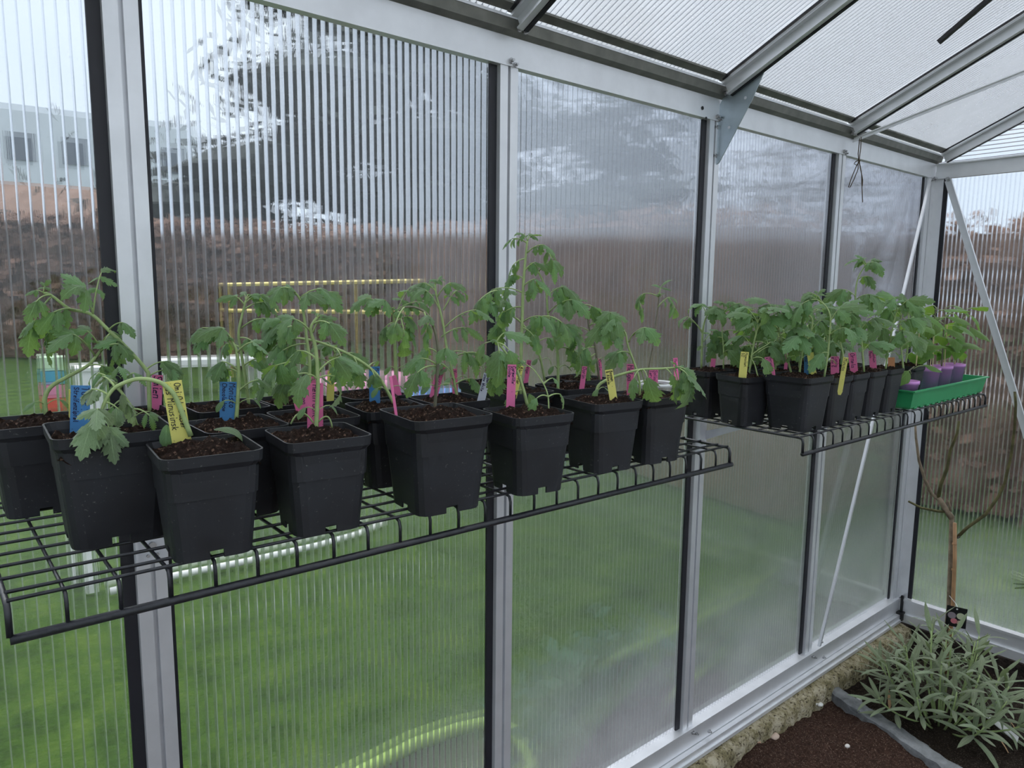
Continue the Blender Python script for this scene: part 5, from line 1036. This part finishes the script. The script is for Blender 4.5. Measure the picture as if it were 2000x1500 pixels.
stick('d', 'pink', 1637, 695, 1637, 730, 15, ['Caning', 'Wine 6'], 'pink label reading Caning Wine', 0)
yp = POTS['d']; ya = gy(1641, 762, -0.352 - 0.0585)
stick('d', 'yellow', 1652, 696, 1641, 760, 9, ['Minusa'], 'yellow pointed label hanging outside the pot rim', 0, anchor=ya, ink='ink_b')
stick('e', 'pink', 1670, 688, 1674, 725, 14, ['Ornela'], 'pink label reading Ornela', 0)
stick('f', 'pink', 1703, 685, 1706, 722, 12, ['Mountain', 'Magic'], 'pink label reading Mountain Magic', 0)
stick('g', 'orange', 1741, 698, 1741, 718, 12, [], 'small orange label in the last square pot', 0)
stick('bk2', 'pink', 1666, 630, 1667, 672, 7, [], 'pink label showing high behind the foliage by the post', 10)

# ------------------------------------------------------------------ floor plants
# grey-green wallflower bush: shoots, each with its own leaves
sc0 = gz(1850, 1400, 0.0); sc0 = Vector((2.44, -0.395, 0.0))
bush = thing('wallflower_bush', 'bushy grey-green plant with narrow leaves growing in the dark bed', 'shrub', sc0)
r_ = random.Random(21)
for k in range(25):
    an = 2.399 * k; q = math.sqrt((k + 0.5) / 25); rad = 0.25 * q
    base = sc0 + Vector((math.cos(an) * rad * 0.30, math.sin(an) * rad * 0.30, -0.01)); tip = sc0 + Vector((math.cos(an) * rad * 1.0, math.sin(an) * rad * 1.0, (0.37 - 0.29 * q ** 1.6) * r_.uniform(0.85, 1.12)))
    tip.x = min(tip.x, XC - 0.12); tip.y = min(tip.y, -0.16)
    pts = bez(base, (base + tip) / 2 + Vector((math.cos(an) * rad * 0.2, math.sin(an) * rad * 0.2, -0.01)), tip, 5); mb = MB(); mb.tube(pts, [0.004, 0.0038, 0.0034, 0.003, 0.0026, 0.002], 5)
    sh_ = mb.obj('shoot', M['stem'], bush, True); ax = (pts[-1] - pts[-2]).normalized()
    for j in range(12):
        a2 = 2.399 * j + k; t = 0.45 + 0.55 * (j / 11); p = pts[0].lerp(pts[-1], t) if t < 0.8 else pts[3].lerp(pts[5], (t - 0.6) / 0.4); p = pts[min(5, int(t * 5))].lerp(pts[min(5, int(t * 5) + 1)], t * 5 - int(t * 5))
        o1 = ax.orthogonal().normalized(); o2 = ax.cross(o1); out_ = o1 * math.cos(a2) + o2 * math.sin(a2)
        d = out_ * (1.0 - 0.45 * t) + ax * (0.25 + 0.75 * t) + Vector((0, 0, -0.10)); sz = 0.135 * (1.05 - 0.30 * t) * r_.uniform(0.8, 1.15)
        old = (t < 0.5 and r_.random() < 0.12)
        me = r_.choice(LM['lance']); ob = put('leaf', me, sh_, frame(p, d, ax + UP * 0.4, sz))
for k, (u, v, dd) in enumerate([(1950, 1440, (0.3, -0.4, -0.5)), (1965, 1400, (0.5, -0.5, -0.6)), (1735, 1345, (-0.6, -0.4, -0.2))]):
    p = gz(u, v, 0.05); me = leaf_mesh('lance', 0.5, 0.3, 80 + k, M['dry'], 8); put('dry_leaf', me, bush, frame(p, dd, (0, -0.5, 1), 0.09))
# bare fig tree, traced limb by limb on the upright plane through its foot, stake and tag
ft = Vector((2.80, -0.235, 0.0)); n_ = None
def F(u, v): return facing(u, v, ft)
M['fig_bark'] = noisy('fig_bark', [(0.3, (0.12, 0.095, 0.065)), (0.7, (0.26, 0.20, 0.14))], 30, 5, 0.8, 0.3); M['fig_young'] = noisy('young_fig_bark', [(0.3, (0.050, 0.045, 0.020)), (0.7, (0.13, 0.12, 0.05))], 30, 5, 0.8)
fig = thing('fig_tree', 'bare young fig tree with forked branches against the gable wall', 'tree', ft)
def limb(name, px, r0, r1, mt='fig_bark'):
    P = [F(u, v) for u, v in px]; P = [Vector((min(p.x, XC - 0.03), p.y, p.z)) for p in P]; k = len(P); MB().tube(P, [r0 + (r1 - r0) * i / (k - 1) for i in range(k)], 7).obj(name, M[mt], fig, True)
f0 = F(1853, 1190); base_ = Vector((f0.x, f0.y, -0.01))
P = [base_, F(1854, 1190), F(1857, 1100), F(1859, 1010)]; MB().tube(P, [0.012, 0.011, 0.010, 0.009], 8).obj('trunk', M['fig_bark'], fig, True)
limb('branch', [(1859, 1012), (1852, 1002), (1840, 983), (1832, 972)], 0.012, 0.009); limb('branch', [(1833, 975), (1820, 965), (1806, 935), (1795, 900), (1789, 855), (1788, 832)], 0.0075, 0.004)
limb('branch', [(1832, 974), (1838, 945), (1850, 915), (1856, 880), (1870, 845), (1873, 822)], 0.0075, 0.0045, 'fig_young'); limb('branch', [(1852, 1000), (1830, 998), (1800, 992), (1774, 979)], 0.006, 0.004, 'fig_young')
limb('branch', [(1869, 1050), (1890, 1030), (1925, 1005), (1950, 970), (1962, 945), (1975, 890), (1982, 835), (1984, 790), (1982, 765)], 0.0065, 0.0045, 'fig_young'); limb('branch', [(1857, 998), (1854, 985), (1852, 978)], 0.005, 0.003)
st0 = F(1858, 1185) + Vector((-0.02, -0.012, 0)); M['bamboo'] = simple('bamboo', (0.34, 0.19, 0.09), 0.55, 0, 0.25, 25)
P = [Vector((st0.x, st0.y, -0.01)), st0, F(1862, 1090) + Vector((-0.02, -0.012, 0)), F(1862, 1018) + Vector((-0.02, -0.012, 0))]
sk = thing('bamboo_stake', 'brown bamboo stake tied to the fig tree trunk', 'stake', (st0.x, st0.y, 0)); MB().tube(P, [0.0075, 0.0075, 0.0072, 0.007], 8).obj('cane', M['bamboo'], sk, True)
mb = MB()
for (u, v) in ((1861, 1060), (1860, 1110)): p = F(u, v) + Vector((-0.02, -0.012, 0)); mb.tube([p, p + UP * 0.006], 0.0088, 8)
mb.obj('cane_nodes', M['bamboo'], sk); p = F(1864, 1046) + Vector((-0.01, -0.006, 0)); MB().tube([p + Vector((-0.012, -0.012, 0)), p + Vector((0.0, -0.016, 0.002)), p + Vector((0.02, -0.004, -0.003))], 0.0025, 6).obj('tie', M['black'], sk)
# printed nursery tag: black card with generic round fruits
tg0 = F(1858, 1195) + Vector((-0.035, -0.03, 0)); n0 = (CAM - tg0); n0.z = 0; n0.normalize(); xr = Vector((-n0.y, n0.x, 0)); hw, hh2 = pxlen(17, tg0), pxlen(22, tg0)
tgm = thing('nursery_tag', 'black nursery tag with printed fruits hanging on the fig tree', 'tag', tg0)
up_ = (UP + n0 * 0.15).normalized()
def card(cx, cz, w, h, off): c = tg0 + xr * cx + up_ * cz + n0 * off; return [c - xr * w - up_ * h, c + xr * w - up_ * h, c + xr * w + up_ * h, c - xr * w + up_ * h]
MB().prism(card(0, 0, hw, hh2, 0), n0 * 0.001).obj('card', M['black'], tgm)
for cx, cz, rr_, col in ((-0.45, 0.1, 0.42, (0.30, 0.25, 0.28)), (0.42, 0.16, 0.42, (0.55, 0.58, 0.40)), (-0.2, -0.42, 0.34, (0.70, 0.22, 0.26)), (0.35, -0.5, 0.30, (0.62, 0.45, 0.35)), (0.0, 0.8, 0.10, (0.7, 0.7, 0.7))):
    c = tg0 + xr * cx * hw + up_ * cz * hh2 + n0 * 0.0016; rad = rr_ * hw; poly = [c + xr * (rad * math.cos(6.2832 * i / 14)) + up_ * (rad * math.sin(6.2832 * i / 14)) for i in range(14)]; MB().prism(poly, n0 * 0.0004).obj('fruit_print', simple('fruit_print', col, 0.4), tgm)
MB().tube([tg0 + up_ * hh2, F(1862, 1172) + Vector((-0.03, -0.02, 0)), F(1849, 1158) + Vector((-0.02, -0.016, 0))], 0.0012, 5).obj('loop', M['white'], tgm)
# white tag lying in the bush, palm frond tip
wt = gz(1960, 1432, 0.03); mb = MB(); q = [gz(u, v, 0.03) for u, v in [(1922, 1398), (1935, 1396), (1990, 1440), (1986, 1452)]]; mb.prism(q, (0, 0, 0.0015)); tag(mb.obj('plant_label', M['white']), 'white printed plant tag lying under the grey-green bush', 'plant label')
pf = gz(2040, 1330, 0.0); pm = thing('palm_seedling', 'green palm frond reaching in beside the gable wall', 'plant', pf); tipp = gx(1985, 1118, pf.x)
M['palm'] = simple('palm_green', (0.14, 0.22, 0.05), 0.5)
stp = [pf, pf + Vector((0, -0.02, 0.25)), gx(2030, 1140, pf.x) + Vector((0, -0.02, -0.02))]; MB().tube(bez(stp[0], stp[1], stp[2], 6), 0.005, 6).obj('stem', M['palm'], pm, True)
for k in range(5):
    e = gx(1972 + k * 4, 1112 + k * 8, pf.x) + Vector((-0.01 * k, 0, 0)); s_ = stp[2]; w_ = 0.006; mb = MB(); pd = (e - s_).normalized(); sdv = pd.cross(Vector((1, 0, 0))).normalized() * w_
    mid = (s_ + e) / 2 + UP * 0.01; mb.add([s_ - sdv * .4, s_ + sdv * .4, mid + sdv, mid - sdv, e + sdv * .3, e - sdv * .3, mid + Vector((-0.004, 0, 0))], [(0, 1, 2, 6), (0, 6, 3), (6, 2, 4), (6, 4, 5, 3)]); mb.obj('leaflet', M['palm'], pm)
